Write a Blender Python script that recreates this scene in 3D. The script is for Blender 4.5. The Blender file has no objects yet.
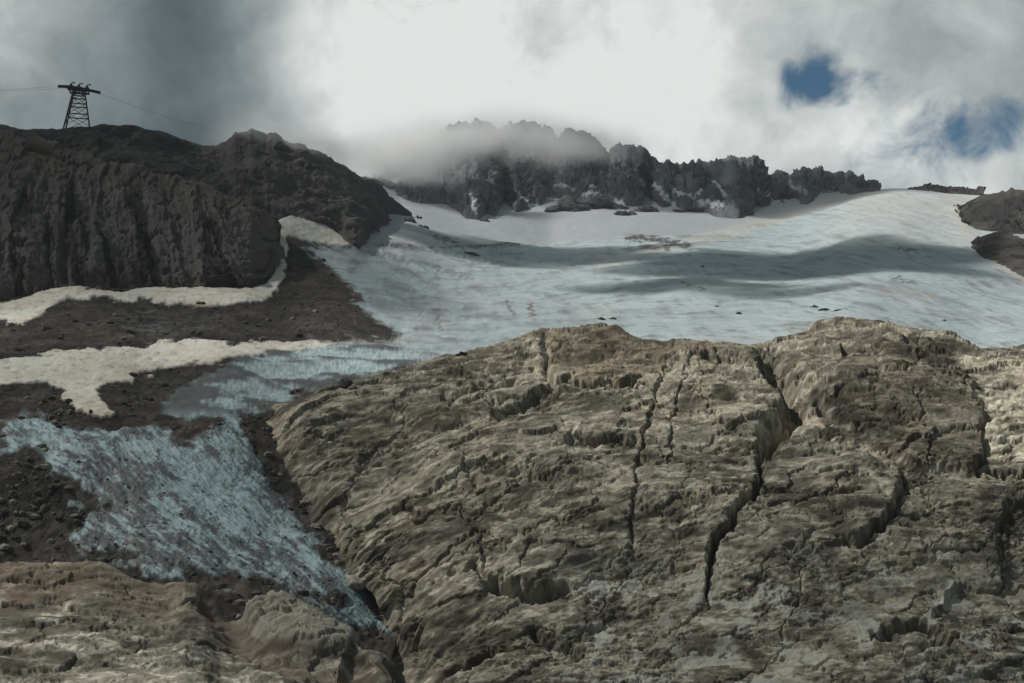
import bpy, bmesh, math, random
import numpy as np
from mathutils import Vector
R = math.radians
S = bpy.context.scene
COL = S.collection
random.seed(7)

# ------------------------------------------------------------------ camera
FPX, PITCH = 1400.0, math.atan((560 - 341.5) / 1400.0)
cd = bpy.data.cameras.new('camera'); cam = bpy.data.objects.new('camera', cd); COL.objects.link(cam)
cd.sensor_width = 36.0; cd.lens = 36.0 * FPX / 1024.0
cd.clip_start = 1.0; cd.clip_end = 30000.0
cam.location = (0, 0, 0); cam.rotation_euler = (math.pi / 2 + PITCH, 0, 0)
S.camera = cam
S.render.resolution_x, S.render.resolution_y = 1024, 683

# ------------------------------------------------------------------ light, exposure, sky
SUN_AZ, SUN_EL = R(-96), R(50)            # azimuth from the view direction (+Y), towards +X positive
SDIR = np.array([math.sin(SUN_AZ) * math.cos(SUN_EL), math.cos(SUN_AZ) * math.cos(SUN_EL), math.sin(SUN_EL)])
sd = bpy.data.lights.new('sun', 'SUN'); sun = bpy.data.objects.new('sun', sd); COL.objects.link(sun)
sd.energy = 3.4; sd.angle = R(1.5); sd.color = (1.0, 0.96, 0.90)
sun.rotation_euler = Vector(SDIR).to_track_quat('Z', 'Y').to_euler()
vs = S.view_settings
vs.view_transform = 'Standard'; vs.look = 'None'; vs.exposure = 0.0; vs.gamma = 1.0; vs.use_curve_mapping = False
cy = S.cycles
cy.use_denoising = True
cy.max_bounces = 26; cy.diffuse_bounces = 2; cy.glossy_bounces = 1; cy.volume_bounces = 24; cy.volume_step_rate = 0.6; cy.transparent_max_bounces = 12
cy.volume_max_steps = 96

CF = np.array([0, math.cos(PITCH), math.sin(PITCH)]); CU = np.array([0, -math.sin(PITCH), math.cos(PITCH)])


def ray(px, py):
    """Unit-Y directions from the viewpoint for picture coordinates."""
    px = np.asarray(px, float); py = np.asarray(py, float)
    a = (px - 512) / FPX; b = (341.5 - py) / FPX
    y = CF[1] + b * CU[1]; z = CF[2] + b * CU[2]
    return np.stack(np.broadcast_arrays(a / y, np.ones_like(a / y), z / y), -1)


def at(px, py, d):
    return ray(px, py) * np.asarray(d, float)[..., None]


def build_world():
    w = bpy.data.worlds.new('World'); S.world = w; w.use_nodes = True
    nt = w.node_tree; N = nt.nodes; L = nt.links
    for n in list(N): N.remove(n)
    out = N.new('ShaderNodeOutputWorld'); bg = N.new('ShaderNodeBackground'); bg2 = N.new('ShaderNodeBackground')
    mixs = N.new('ShaderNodeMixShader')
    sky = N.new('ShaderNodeTexSky'); sky.sky_type = 'NISHITA'; sky.sun_disc = False
    sky.sun_elevation = SUN_EL; sky.sun_rotation = SUN_AZ
    sky.altitude = 2600; sky.air_density = 0.8; sky.dust_density = 0.2; sky.ozone_density = 1.0
    bg.inputs['Strength'].default_value = 0.07
    tint = N.new('ShaderNodeVectorMath'); tint.operation = 'MULTIPLY'; tint.inputs[1].default_value = (.72, 1.06, .98)
    L.new(sky.outputs[0], tint.inputs[0]); L.new(tint.outputs[0], bg.inputs['Color'])
    tc = N.new('ShaderNodeTexCoord'); D = tc.outputs['Generated']

    def math_(op, a, b=None, c=None, clamp=False):
        n = N.new('ShaderNodeMath'); n.operation = op; n.use_clamp = clamp
        for i, v in enumerate((a, b, c)):
            if v is None: continue
            if isinstance(v, (int, float)): n.inputs[i].default_value = v
            else: L.new(v, n.inputs[i])
        return n.outputs[0]

    def noise(scale, det, rough=0.55, dist=0.0, vec=D, off=0.0):
        n = N.new('ShaderNodeTexNoise'); n.noise_dimensions = '3D'
        n.inputs['Scale'].default_value = scale; n.inputs['Detail'].default_value = det
        n.inputs['Roughness'].default_value = rough; n.inputs['Distortion'].default_value = dist
        m = N.new('ShaderNodeVectorMath'); m.operation = 'ADD'; m.inputs[1].default_value = (off, off * .7, off * 1.3)
        L.new(vec, m.inputs[0]); L.new(m.outputs[0], n.inputs['Vector'])
        return n
    # domain warp
    wn = noise(9.0, 4, 0.55)
    ws = N.new('ShaderNodeVectorMath'); ws.operation = 'MULTIPLY_ADD'
    ws.inputs[1].default_value = (0.07,) * 3; L.new(wn.outputs['Color'], ws.inputs[0])
    wa = N.new('ShaderNodeVectorMath'); wa.operation = 'SUBTRACT'; wa.inputs[1].default_value = (0.035,) * 3
    L.new(D, ws.inputs[2]); L.new(ws.outputs[0], wa.inputs[0])
    W = wa.outputs[0]

    def blob(px, py, rpx, sq=1.0, src=W):
        c = ray(px, py); c = c / np.linalg.norm(c)
        m = N.new('ShaderNodeVectorMath'); m.operation = 'SUBTRACT'; m.inputs[1].default_value = c; L.new(src, m.inputs[0])
        k = N.new('ShaderNodeVectorMath'); k.operation = 'MULTIPLY'; k.inputs[1].default_value = (1, 1, sq); L.new(m.outputs[0], k.inputs[0])
        l = N.new('ShaderNodeVectorMath'); l.operation = 'LENGTH'; L.new(k.outputs[0], l.inputs[0])
        t = math_('DIVIDE', l.outputs['Value'], rpx / FPX)
        t = math_('MULTIPLY', t, t)
        t = math_('MULTIPLY', t, -1.0)
        return math_('EXPONENT', t)

    lum = None
    def add(v, s):
        nonlocal lum
        lum = math_('MULTIPLY_ADD', v, s, 0.0 if lum is None else lum)
    for (px, py, r, s, sq) in SKY_BLOBS:
        add(blob(px, py, r, sq), s)
    n1 = noise(7.0, 7, 0.55, 0.3, D, 3.1)
    n2_ = noise(17.0, 8, 0.6, 0.3, W, 8.7)
    lum = math_('ADD', lum, SKY_BASE)
    mod = math_('MULTIPLY_ADD', n1.outputs['Fac'], 1.1, 0.45)
    lum = math_('MULTIPLY', lum, mod)
    mod2 = math_('MULTIPLY_ADD', n2_.outputs['Fac'], 1.3, 0.36)
    lum = math_('MULTIPLY', lum, mod2)
    lum = math_('MAXIMUM', lum, 0.02)
    lum = math_('MINIMUM', lum, 0.80)
    ramp = N.new('ShaderNodeValToRGB'); e = ramp.color_ramp.elements
    e[0].position = 0.0; e[0].color = (0.0, 0.0, 0.0, 1)
    e[1].position = 1.0; e[1].color = (0.97, 1.0, 0.965, 1)
    a = ramp.color_ramp.elements.new(0.15); a.color = (0.118, 0.152, 0.168, 1)
    a = ramp.color_ramp.elements.new(0.4); a.color = (0.365, 0.402, 0.405, 1)
    L.new(lum, ramp.inputs['Fac'])
    L.new(ramp.outputs['Color'], bg2.inputs['Color']); bg2.inputs['Strength'].default_value = 1.0
    # holes of blue
    hole = None
    for (px, py, r, s, sq) in SKY_HOLES:
        hole = math_('MULTIPLY_ADD', blob(px, py, r, sq), s, 0.0 if hole is None else hole)
    hn = noise(24.0, 8, 0.62, 0.5, D, 1.7)
    h = math_('MULTIPLY_ADD', hn.outputs['Fac'], 2.0, -1.0)
    h = math_('MULTIPLY_ADD', h, math_('MULTIPLY', hole, 2.4, clamp=True), hole)
    h = math_('MINIMUM', h, 2.0)
    mr = N.new('ShaderNodeMapRange'); mr.interpolation_type = 'SMOOTHSTEP'
    mr.inputs['From Min'].default_value = 0.22; mr.inputs['From Max'].default_value = 1.12
    mr.inputs['To Min'].default_value = 1.0; mr.inputs['To Max'].default_value = 0.0
    L.new(h, mr.inputs['Value'])
    L.new(mr.outputs[0], mixs.inputs['Fac'])
    L.new(bg.outputs[0], mixs.inputs[1]); L.new(bg2.outputs[0], mixs.inputs[2])
    L.new(mixs.outputs[0], out.inputs['Surface'])


SKY_BASE = 0.15
SKY_BLOBS = [  # px, py, radius px, strength, vertical squeeze
    (405, 95, 110, 0.78, 0.9), (560, 70, 160, 0.52, 1.0), (310, 60, 50, 0.25, 0.6), (680, 70, 110, 0.26, 1.0), (540, 150, 200, .15, 2.0),
    (185, 80, 90, -0.05, 0.8), (110, 110, 70, -.02, 1.0), (-20, 0, 120, 0.30, 1.0), (60, 110, 90, .05, 1.5), (240, -20, 60, .08, 1.0),
    (860, 145, 75, 0.44, 1.5), (1010, 185, 80, 0.34, 1.8), (960, 20, 180, 0.33, 1.0), (780, 150, 60, 0.18, 1.2), (740, 30, 60, .12, 1.0),
]
SKY_HOLES = [(814, 92, 26, 1.05, 1.0), (962, 128, 55, 0.62, 1.4), (725, 125, 50, 0.36, 1.5), (905, 176, 70, 0.46, 2.4), (850, 82, 60, 0.44, 1.2),
             (1012, 150, 45, .56, 1.4)]
build_world()

# ------------------------------------------------------------------ noise
f32 = np.float32
_rng = np.random.RandomState(11)
_PERM = np.tile(_rng.permutation(1024), 3).astype(np.int32)
_ang = _rng.rand(1024) * 2 * np.pi
_GX = np.cos(_ang).astype(f32); _GY = np.sin(_ang).astype(f32)


def n2(x, y, seed=0):
    x = np.asarray(x, f32); y = np.asarray(y, f32)
    xf = np.floor(x); yf = np.floor(y)
    xi = xf.astype(np.int32) + seed * 57; yi = yf.astype(np.int32) + seed * 131
    fx = x - xf; fy = y - yf
    xi0 = xi & 1023; xi1 = (xi + 1) & 1023; yi0 = yi & 1023; yi1 = (yi + 1) & 1023
    px0 = _PERM[xi0]; px1 = _PERM[xi1]
    h00 = _PERM[px0 + yi0]; h10 = _PERM[px1 + yi0]; h01 = _PERM[px0 + yi1]; h11 = _PERM[px1 + yi1]
    ux = fx * fx * fx * (fx * (fx * 6 - 15) + 10); uy = fy * fy * fy * (fy * (fy * 6 - 15) + 10)
    a = _GX[h00] * fx + _GY[h00] * fy; b = _GX[h10] * (fx - 1) + _GY[h10] * fy
    c = _GX[h01] * fx + _GY[h01] * (fy - 1); d = _GX[h11] * (fx - 1) + _GY[h11] * (fy - 1)
    ab = a + ux * (b - a); cd_ = c + ux * (d - c)
    return (ab + uy * (cd_ - ab)) * f32(1.45)


def fbm(x, y, octv=4, seed=0, gain=0.5, kind=0):
    """kind 0 plain, 1 billow (rounded lumps, sharp creases), 2 ridged (sharp crests)"""
    t = 0.0; amp = 1.0; tot = 0.0
    x = np.asarray(x, f32); y = np.asarray(y, f32)
    for i in range(octv):
        n = n2(x, y, seed + i * 7)
        if kind == 1: n = np.abs(n) * 2 - 0.6
        elif kind == 2: n = 1 - 2.2 * np.abs(n)
        t = t + amp * n; tot += amp; amp *= gain
        x, y = (x * 1.62 - y * 1.21) + 3.7, (x * 1.21 + y * 1.62) - 1.9
    return t / tot


def cells(x, y, seed):
    """joint-bounded blocks: each cell a tilted plane; returns height in -1..1 and distance to the nearest joint (cell units)"""
    x = np.asarray(x, f32); y = np.asarray(y, f32)
    xf = np.floor(x).astype(np.int32); yf = np.floor(y).astype(np.int32)
    d1 = np.full(x.shape, 9, f32); d2 = d1.copy(); h = np.zeros(x.shape, f32)
    for j in (-1, 0, 1):
        for i in (-1, 0, 1):
            cx = xf + i; cyy = yf + j
            k = _PERM[(_PERM[(cx + seed * 37) & 1023] + cyy + seed * 91) & 1023]
            sx = cx + 0.5 + _GX[k] * .42; sy = cyy + 0.5 + _GY[(k * 7 + 3) & 1023] * .42
            dx = x - sx; dy = y - sy; d = dx * dx + dy * dy
            hh = _GY[(k * 5 + 11) & 1023] * .5 + dx * _GX[(k * 3 + 5) & 1023] * .9 + dy * _GY[(k * 11 + 7) & 1023] * .9
            n_ = d < d1
            d2 = np.where(n_, d1, np.minimum(d2, d)); h = np.where(n_, hh, h); d1 = np.where(n_, d, d1)
    return h, np.sqrt(d2) - np.sqrt(d1)


def ss(a, b, x):
    t = np.clip((x - a) / (b - a), 0, 1)
    return t * t * (3 - 2 * t)


def lerp(a, b, t): return a + (b - a) * t


def curve(pts):
    p = np.array(pts, float)
    # monotone-ish smooth interpolation: linear, lightly smoothed
    return lambda x: np.interp(x, p[:, 0], p[:, 1])


def poly_sd(px, py, poly):
    """signed distance in picture units, positive inside"""
    px = np.asarray(px, f32); py = np.asarray(py, f32)
    d2 = np.full(px.shape, 1e12, f32); ins = np.zeros(px.shape, bool)
    n = len(poly)
    for i in range(n):
        ax, ay = poly[i]; bx, by = poly[(i + 1) % n]
        dx, dy = bx - ax, by - ay
        t = np.clip(((px - ax) * dx + (py - ay) * dy) / (dx * dx + dy * dy + 1e-9), 0, 1)
        d2 = np.minimum(d2, (px - ax - t * dx) ** 2 + (py - ay - t * dy) ** 2)
        if ay != by:
            c = ((ay > py) != (by > py)) & (px < (bx - ax) * (py - ay) / (by - ay) + ax)
            ins ^= c
    d = np.sqrt(d2)
    return np.where(ins, d, -d)


def line_d(px, py, pts):
    """distance to a polyline, signed side, parameter along 0..1"""
    px = np.asarray(px, f32); py = np.asarray(py, f32)
    best = np.full(px.shape, 1e12, f32); side = np.zeros(px.shape, f32); par = np.zeros(px.shape, f32)
    seg = [math.hypot(pts[i + 1][0] - pts[i][0], pts[i + 1][1] - pts[i][1]) for i in range(len(pts) - 1)]
    tot = sum(seg); acc = 0
    for i in range(len(pts) - 1):
        ax, ay = pts[i]; bx, by = pts[i + 1]; dx, dy = bx - ax, by - ay
        t = np.clip(((px - ax) * dx + (py - ay) * dy) / (dx * dx + dy * dy), 0, 1)
        d = (px - ax - t * dx) ** 2 + (py - ay - t * dy) ** 2
        cr = (dx * (py - ay) - dy * (px - ax))
        m = d < best
        best = np.where(m, d, best); side = np.where(m, np.sign(cr), side); par = np.where(m, (acc + t * seg[i]) / tot, par)
        acc += seg[i]
    return np.sqrt(best), side, par


class RBF:
    def __init__(s, pts, hi=0, extra=()):
        p = np.array(pts, float); s.c = p[:, :2] / 100.0
        d = p[:, 2]; d = np.where(d < 430, 430 - (430 - d) * .5, d)
        if hi: d = np.where(d > 430, 430 + (d - 430) * hi, d)
        if len(extra):
            e_ = np.array(extra, float); s.c = np.concatenate([s.c, e_[:, :2] / 100.0]); d = np.concatenate([d, e_[:, 2]]); p = np.concatenate([p, e_])
        v = np.log(d)
        n = len(p); r = np.linalg.norm(s.c[:, None] - s.c[None], axis=-1)
        K = s.k(r) + np.eye(n) * 0.02; P = np.c_[np.ones(n), s.c]
        M = np.block([[K, P], [P.T, np.zeros((3, 3))]])
        s.w = np.linalg.solve(M, np.r_[v, 0, 0, 0])

    @staticmethod
    def k(r): return np.where(r > 1e-9, r * r * np.log(np.maximum(r, 1e-9)), 0)

    def __call__(s, x, y):
        x = np.asarray(x, float); y = np.asarray(y, float); x, y = np.broadcast_arrays(x, y); sh = x.shape
        X = x.ravel() / 100; Y = y.ravel() / 100
        o = s.w[-3] + s.w[-2] * X + s.w[-1] * Y
        for i in range(len(s.c)):
            r2 = (X - s.c[i, 0]) ** 2 + (Y - s.c[i, 1]) ** 2
            o = o + s.w[i] * 0.5 * r2 * np.log(np.maximum(r2, 1e-12))
        return np.exp(o).reshape(sh)


def grid_normals(P):
    du = np.gradient(P, axis=1); dv = np.gradient(P, axis=0)
    n = np.cross(du, dv); n /= np.linalg.norm(n, axis=-1, keepdims=True) + 1e-12
    return n


def blur(a, k):
    for ax in (0, 1):
        for _ in range(2):
            p = np.pad(a, [(k, k) if i == ax else (0, 0) for i in range(a.ndim)], 'edge')
            c = np.cumsum(p, axis=ax); z = np.zeros_like(np.take(c, [0], axis=ax)); c = np.concatenate([z, c], axis=ax)
            n = a.shape[ax]
            a = (np.take(c, range(2 * k + 1, 2 * k + 1 + n), axis=ax) - np.take(c, range(0, n), axis=ax)) / (2 * k + 1)
    return a


def uv_metric(P):
    dv = np.linalg.norm(np.diff(P, axis=0), axis=-1)
    v = np.concatenate([np.zeros((1, P.shape[1])), np.cumsum(dv, axis=0)])
    v = v - np.median(v, axis=1, keepdims=True) * 0
    return P[..., 0].astype(f32), blur(v, 12).astype(f32)


# ------------------------------------------------------------------ object helpers
def tag(o, label=None, cat=None, group=None, kind=None):
    if label: o['label'] = label
    if cat: o['category'] = cat
    if group: o['group'] = group
    if kind: o['kind'] = kind
    return o


def mesh_obj(name, P, faces, mat, col=None, parent=None, smooth=True):
    me = bpy.data.meshes.new(name)
    P = np.ascontiguousarray(P, dtype=f32); faces = np.ascontiguousarray(faces, dtype=np.int32)
    nf, k = faces.shape
    me.vertices.add(len(P)); me.vertices.foreach_set('co', P.ravel())
    me.loops.add(nf * k); me.loops.foreach_set('vertex_index', faces.ravel())
    me.polygons.add(nf); me.polygons.foreach_set('loop_start', np.arange(0, nf * k, k, dtype=np.int32))
    me.polygons.foreach_set('use_smooth', np.full(nf, smooth))
    if col is not None:
        ca = me.color_attributes.new('Col', 'FLOAT_COLOR', 'POINT')
        c4 = np.ones((len(P), 4), f32); c4[:, :3] = np.clip(col, 0.004, 0.9)
        ca.data.foreach_set('color', c4.ravel())
    me.update(calc_edges=True)
    me.materials.append(mat)
    o = bpy.data.objects.new(name, me); COL.objects.link(o)
    if parent: o.parent = parent
    return o


def grid_faces(nr, nc):
    i = np.arange(nr * nc).reshape(nr, nc)
    return np.stack([i[:-1, :-1], i[:-1, 1:], i[1:, 1:], i[1:, :-1]], -1).reshape(-1, 4)


def sub_obj(name, P, faces, mat, col, vec=None):
    idx, inv = np.unique(faces, return_inverse=True)
    o = mesh_obj(name, P[idx], inv.reshape(faces.shape), mat, col[idx])
    if vec is not None:
        o.data.attributes.new('Flow', 'FLOAT_VECTOR', 'POINT').data.foreach_set('vector', np.ascontiguousarray(vec[idx], f32).ravel())
    return o


def material(name, rough=0.9, spec=0.25, attr=True, base=(.2, .2, .2), var=0.22, scales=(0.35, 1.6), bump=0.5, bdist=0.35, sss=0.0):
    m = bpy.data.materials.new(name); m.use_nodes = True
    nt = m.node_tree; N = nt.nodes; L = nt.links
    b = N['Principled BSDF']; b.inputs['Roughness'].default_value = rough
    b.inputs['Specular IOR Level'].default_value = spec
    tc = N.new('ShaderNodeNewGeometry')
    ns = []
    for s in scales:
        n = N.new('ShaderNodeTexNoise'); n.inputs['Scale'].default_value = s; n.inputs['Detail'].default_value = 6
        n.inputs['Roughness'].default_value = 0.65; L.new(tc.outputs['Position'], n.inputs['Vector']); ns.append(n)
    mul = N.new('ShaderNodeMath'); mul.operation = 'MULTIPLY_ADD'
    mul.inputs[1].default_value = var * 2; mul.inputs[2].default_value = 1 - var
    L.new(ns[0].outputs['Fac'], mul.inputs[0])
    mx = N.new('ShaderNodeVectorMath'); mx.operation = 'SCALE'
    if attr:
        a = N.new('ShaderNodeAttribute'); a.attribute_name = 'Col'; L.new(a.outputs['Color'], mx.inputs[0])
    else:
        mx.inputs[0].default_value = base
    L.new(mul.outputs[0], mx.inputs['Scale'])
    L.new(mx.outputs[0], b.inputs['Base Color'])
    if bump > 0:
        ad = N.new('ShaderNodeMath'); ad.operation = 'MULTIPLY_ADD'; ad.inputs[1].default_value = 0.5
        L.new(ns[1].outputs['Fac'], ad.inputs[0]); L.new(ns[0].outputs['Fac'], ad.inputs[2])
        bp = N.new('ShaderNodeBump'); bp.inputs['Strength'].default_value = bump; bp.inputs['Distance'].default_value = bdist
        L.new(ad.outputs[0], bp.inputs['Height']); L.new(bp.outputs[0], b.inputs['Normal'])
    return m


M_rock = material('weathered_rock', scales=(0.45, 2.0), var=0.40, bump=0.45, bdist=0.3)
M_cliff = material('dark_cliff_rock', scales=(0.2, 0.9), var=0.28, bump=0.7, bdist=1.0)
M_far = material('grey_ridge_rock', scales=(0.06, 0.3), var=0.28, bump=0.7, bdist=2.5)
M_ice = material('glacier_ice', rough=0.6, spec=0.35, scales=(0.3, 1.5), var=0.16, bump=0.5, bdist=0.4)
M_snow = material('old_snow', rough=0.75, spec=0.2, scales=(0.12, 0.8), var=0.08, bump=0.3, bdist=0.25)
M_debris = material('moraine_debris', scales=(0.6, 2.4), var=0.35, bump=0.8, bdist=0.7)

def streak_ice(m):
    """fine grit lines along the ice flow (surface coordinates stored on the mesh)"""
    nt = m.node_tree; N = nt.nodes; L = nt.links; b = N['Principled BSDF']
    src = b.inputs['Base Color'].links[0].from_socket
    a = N.new('ShaderNodeAttribute'); a.attribute_name = 'Flow'
    sp = N.new('ShaderNodeSeparateXYZ'); L.new(a.outputs['Vector'], sp.inputs[0])
    cb = N.new('ShaderNodeCombineXYZ'); L.new(sp.outputs[0], cb.inputs[0]); L.new(sp.outputs[1], cb.inputs[1])
    n = N.new('ShaderNodeTexNoise'); n.inputs['Scale'].default_value = 1.0; n.inputs['Detail'].default_value = 7; n.inputs['Roughness'].default_value = .68; n.inputs['Distortion'].default_value = .1
    L.new(cb.outputs[0], n.inputs['Vector'])
    mr = N.new('ShaderNodeMapRange'); mr.inputs['From Min'].default_value = .44; mr.inputs['From Max'].default_value = .60
    L.new(n.outputs['Fac'], mr.inputs['Value'])
    mu = N.new('ShaderNodeMath'); mu.operation = 'MULTIPLY'; L.new(mr.outputs[0], mu.inputs[0]); L.new(sp.outputs[2], mu.inputs[1])
    mx = N.new('ShaderNodeMix'); mx.data_type = 'RGBA'; L.new(mu.outputs[0], mx.inputs['Factor']); L.new(src, mx.inputs['A'])
    mx.inputs['B'].default_value = (.075, .082, .085, 1)
    L.new(mx.outputs['Result'], b.inputs['Base Color'])


streak_ice(M_ice)

# ------------------------------------------------------------------ valley floor far below the slopes
gm = bmesh.new()
for r_, s_ in ((9000, 0),):
    v = [gm.verts.new((x, y, -75)) for x, y in ((-9000, -9000), (9000, -9000), (9000, 12000), (-9000, 12000))]
    gm.faces.new(v)
gme = bpy.data.meshes.new('ground'); gm.to_mesh(gme); gm.free()
gme.materials.append(material('valley_ground', attr=False, base=(.09, .085, .07), scales=(0.01, .2), bump=0.4))
go = bpy.data.objects.new('ground', gme); COL.objects.link(go)
tag(go, 'grey brown valley floor below the rock slopes', 'ground', kind='structure')

# ================================================================== SHEET A: glacier, moraine, snow
DA = RBF([(-430, 640, 270), (-430, 570, 305), (-430, 430, 405), (-430, 370, 475), (-430, 330, 565), (-430, 297, 620), (-430, 240, 700), (1430, 330, 690), (1430, 210, 1320), (1430, 400, 540),
          (-150, 640, 270), (0, 640, 268), (200, 640, 268), (380, 640, 318),
          (-150, 570, 305), (0, 570, 308), (200, 580, 308), (340, 600, 325),
          (-150, 430, 405), (0, 430, 405), (120, 430, 412), (220, 430, 420), (290, 480, 402), (250, 500, 372), (100, 500, 355),
          (300, 395, 462), (-150, 370, 475), (0, 372, 470), (120, 365, 480), (230, 360, 492), (330, 365, 505), (420, 352, 540),
          (-150, 330, 565), (0, 330, 565), (150, 330, 570), (280, 325, 585), (-150, 297, 620), (0, 300, 622), (150, 297, 628), (270, 285, 660),
          (320, 260, 740), (300, 225, 800), (350, 245, 800), (200, 240, 720), (0, 240, 700), (-150, 240, 700),
          (400, 330, 600), (400, 290, 730), (400, 250, 930), (380, 225, 1180), (400, 195, 1480),
          (480, 330, 640), (550, 345, 625), (550, 300, 830), (550, 250, 1240), (550, 235, 1430), (550, 195, 1640), (550, 180, 1760),
          (440, 240, 1180), (460, 205, 1560),
          (700, 340, 650), (700, 300, 800), (700, 260, 1060), (700, 235, 1300), (690, 205, 1620), (780, 210, 1560), (780, 180, 1740),
          (840, 330, 670), (850, 280, 850), (850, 240, 1100), (850, 212, 1330), (885, 189, 1500), (840, 197, 1540),
          (980, 340, 690), (960, 270, 900), (950, 220, 1230), (945, 192, 1460), (1024, 330, 700), (1024, 280, 870), (1024, 240, 1060), (1024, 197, 1400),
          (1174, 330, 690), (1174, 210, 1320), (600, 400, 520), (900, 400, 540), (1174, 400, 540), (450, 460, 430)])

a_top = curve([(-150, 240), (262, 235), (300, 210), (385, 180), (420, 178), (845, 178), (858, 189), (885, 187.6), (905, 188), (930, 190), (960, 192.5), (1024, 195), (1174, 205)])
a_bot = curve([(-150, 668), (390, 668), (440, 480), (520, 405), (1174, 400)])
NC, NR = 1640, 450
xs = np.linspace(-420, 1420, NC); tt = np.linspace(0, 1, NR)
GX = np.broadcast_to(xs, (NR, NC)).copy()
GY = lerp(a_bot(xs)[None], a_top(xs)[None], tt[:, None])
dcoarse = DA(GX, GY)
PA = at(GX, GY, dcoarse)
NB = 8
last, n_b = PA[-1], []
for k in range(1, NB + 1):
    q = last.copy(); q[:, 1] += 22 * k; q[:, 0] *= q[:, 1] / last[:, 1]; q[:, 2] -= 0.9 * k * k; n_b.append(q)
PA = np.concatenate([PA, np.stack(n_b)]); GX = np.concatenate([GX, np.repeat(GX[-1:], NB, 0)]); GY = np.concatenate([GY, np.repeat(GY[-1:], NB, 0)])
NRA = NR + NB
NA = grid_normals(PA); NA[NA[..., 2] < 0] *= -1
wx, wy = PA[..., 0].astype(f32), PA[..., 1].astype(f32)      # plan coordinates in metres
jx = 1.8 * fbm(wx / 22, wy / 22, 5, 3, .6); jy = 1.8 * fbm(wx / 22, wy / 22, 5, 33, .6)
warp = ss(200, 420, GY)                                     # far rows are foreshortened: wobble less in the picture
gx = GX + jx * (3 + 6 * warp); gy = GY + jy * (1.2 + 6 * warp)
rag = 2.2 * fbm(wx / 7, wy / 7, 5, 71, .62)
patch = 1.8 * fbm(wx / 30, wy / 26, 5, 14, .6)
prag = fbm(GX / 7, GY / 2.2, 5, 72, .62)

S1 = [(-500, 330), (-500, 312), (0, 305), (30, 297), (50, 290), (90, 292), (130, 292), (200, 291), (250, 288), (268, 281), (279, 262), (276, 240), (270, 222),
      (285, 222), (287, 240), (288, 262), (284, 278), (272, 297), (245, 306), (215, 307), (180, 306.5), (155, 307), (147, 301), (138, 300), (133, 306), (120, 306), (112, 299), (95, 298), (82, 299), (70, 297),
      (56, 303), (42, 316), (22, 326), (0, 322)]
S1B = [(272, 220), (290, 217), (312, 220), (333, 228), (354, 246), (330, 244), (303, 240), (284, 234)]
S2 = [(-500, 368), (0, 360), (60, 354), (120, 349), (180, 346), (240, 342), (285, 339.5), (338, 339.8), (310, 345), (275, 352), (240, 358), (205, 366), (165, 371), (128, 372), (136, 384), (106, 385), (99, 398),
      (116, 418), (100, 423), (84, 413), (62, 395), (45, 387), (0, 387), (-500, 395)]
ICE = [(304, 246), (360, 242), (420, 246), (470, 246), (1600, 246), (1600, 700), (455, 400), (400, 372), (352, 384), (300, 393), (272, 409), (236, 412), (190, 419), (158, 408), (170, 394), (205, 374),
       (242, 356), (292, 339), (360, 338), (405, 337), (385, 323), (366, 308), (352, 288), (332, 266)]
ICE3 = [(8, 425), (40, 415), (62, 428), (108, 436), (150, 424), (185, 440), (212, 432), (222, 412), (238, 415), (246, 440), (264, 468), (284, 505), (322, 545), (362, 588), (392, 640), (345, 628), (302, 596), (240, 590),
        (185, 582), (140, 570), (80, 556), (74, 545), (82, 515), (60, 495), (48, 472), (40, 450), (0, 462), (-500, 470), (-500, 455), (0, 448)]
HOLE3 = [[(52, 470), (80, 480), (110, 505), (120, 520), (95, 515), (66, 498)], [(88, 548), (140, 553), (190, 563), (150, 562), (90, 558)],
         [(180, 560), (215, 566), (300, 580), (360, 610), (340, 618), (260, 594), (180, 590)]]
s1 = poly_sd(gx, gy, S1); s1b = poly_sd(gx, gy, S1B); s2 = poly_sd(gx, gy, S2)
ice = poly_sd(gx, gy, ICE); ice3 = poly_sd(gx, gy, ICE3)
for h_ in HOLE3: ice3 = np.minimum(ice3, -poly_sd(gx + rag * 6, gy + rag * 4, h_) + 1)
# upper snowfield above the ice
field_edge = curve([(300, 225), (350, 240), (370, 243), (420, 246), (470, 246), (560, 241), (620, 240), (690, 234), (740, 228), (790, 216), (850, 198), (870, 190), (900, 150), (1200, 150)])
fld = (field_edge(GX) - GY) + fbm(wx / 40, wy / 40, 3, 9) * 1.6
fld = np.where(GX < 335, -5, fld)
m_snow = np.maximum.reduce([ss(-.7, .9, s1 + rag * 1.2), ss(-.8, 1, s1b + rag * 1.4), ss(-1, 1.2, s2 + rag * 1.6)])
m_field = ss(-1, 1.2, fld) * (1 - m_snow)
m_ice = np.maximum(ss(-3, 5, ice + rag * 6), ss(-5, 5, ice3 + rag * 8 + patch * 10 - 1))
m_ice = np.where(GX > 520, 1, m_ice) * (1 - m_snow) * (1 - m_field)
tongue = ss(-6, 8, ice3) * (1 - m_snow)
# strewn debris on the ice
tcx, tcy = 455.0, 715.0                                      # the tongue narrows towards its snout: stripes converge there
flow = np.hypot(GX - tcx, GY - tcy); acr = np.arctan2(GY - tcy, GX - tcx) * 260
fan = fbm(flow / 60, acr / 60, 3, 21) * 12
st = 1.6 * fbm((flow + fan) / 34, (acr + .5 * fan) / 6.5, 6, 5, 0.68)
st2 = 1.6 * fbm((flow - fan) / 12, (acr + fan) / 2.2, 5, 8, 0.65) * ss(-.15, .25, fbm(GX / 25, GY / 20, 4, 10))
deb_t = ss(-0.12, 0.42, st * 0.6 + st2 * 0.6 + patch * 0.5)
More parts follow.
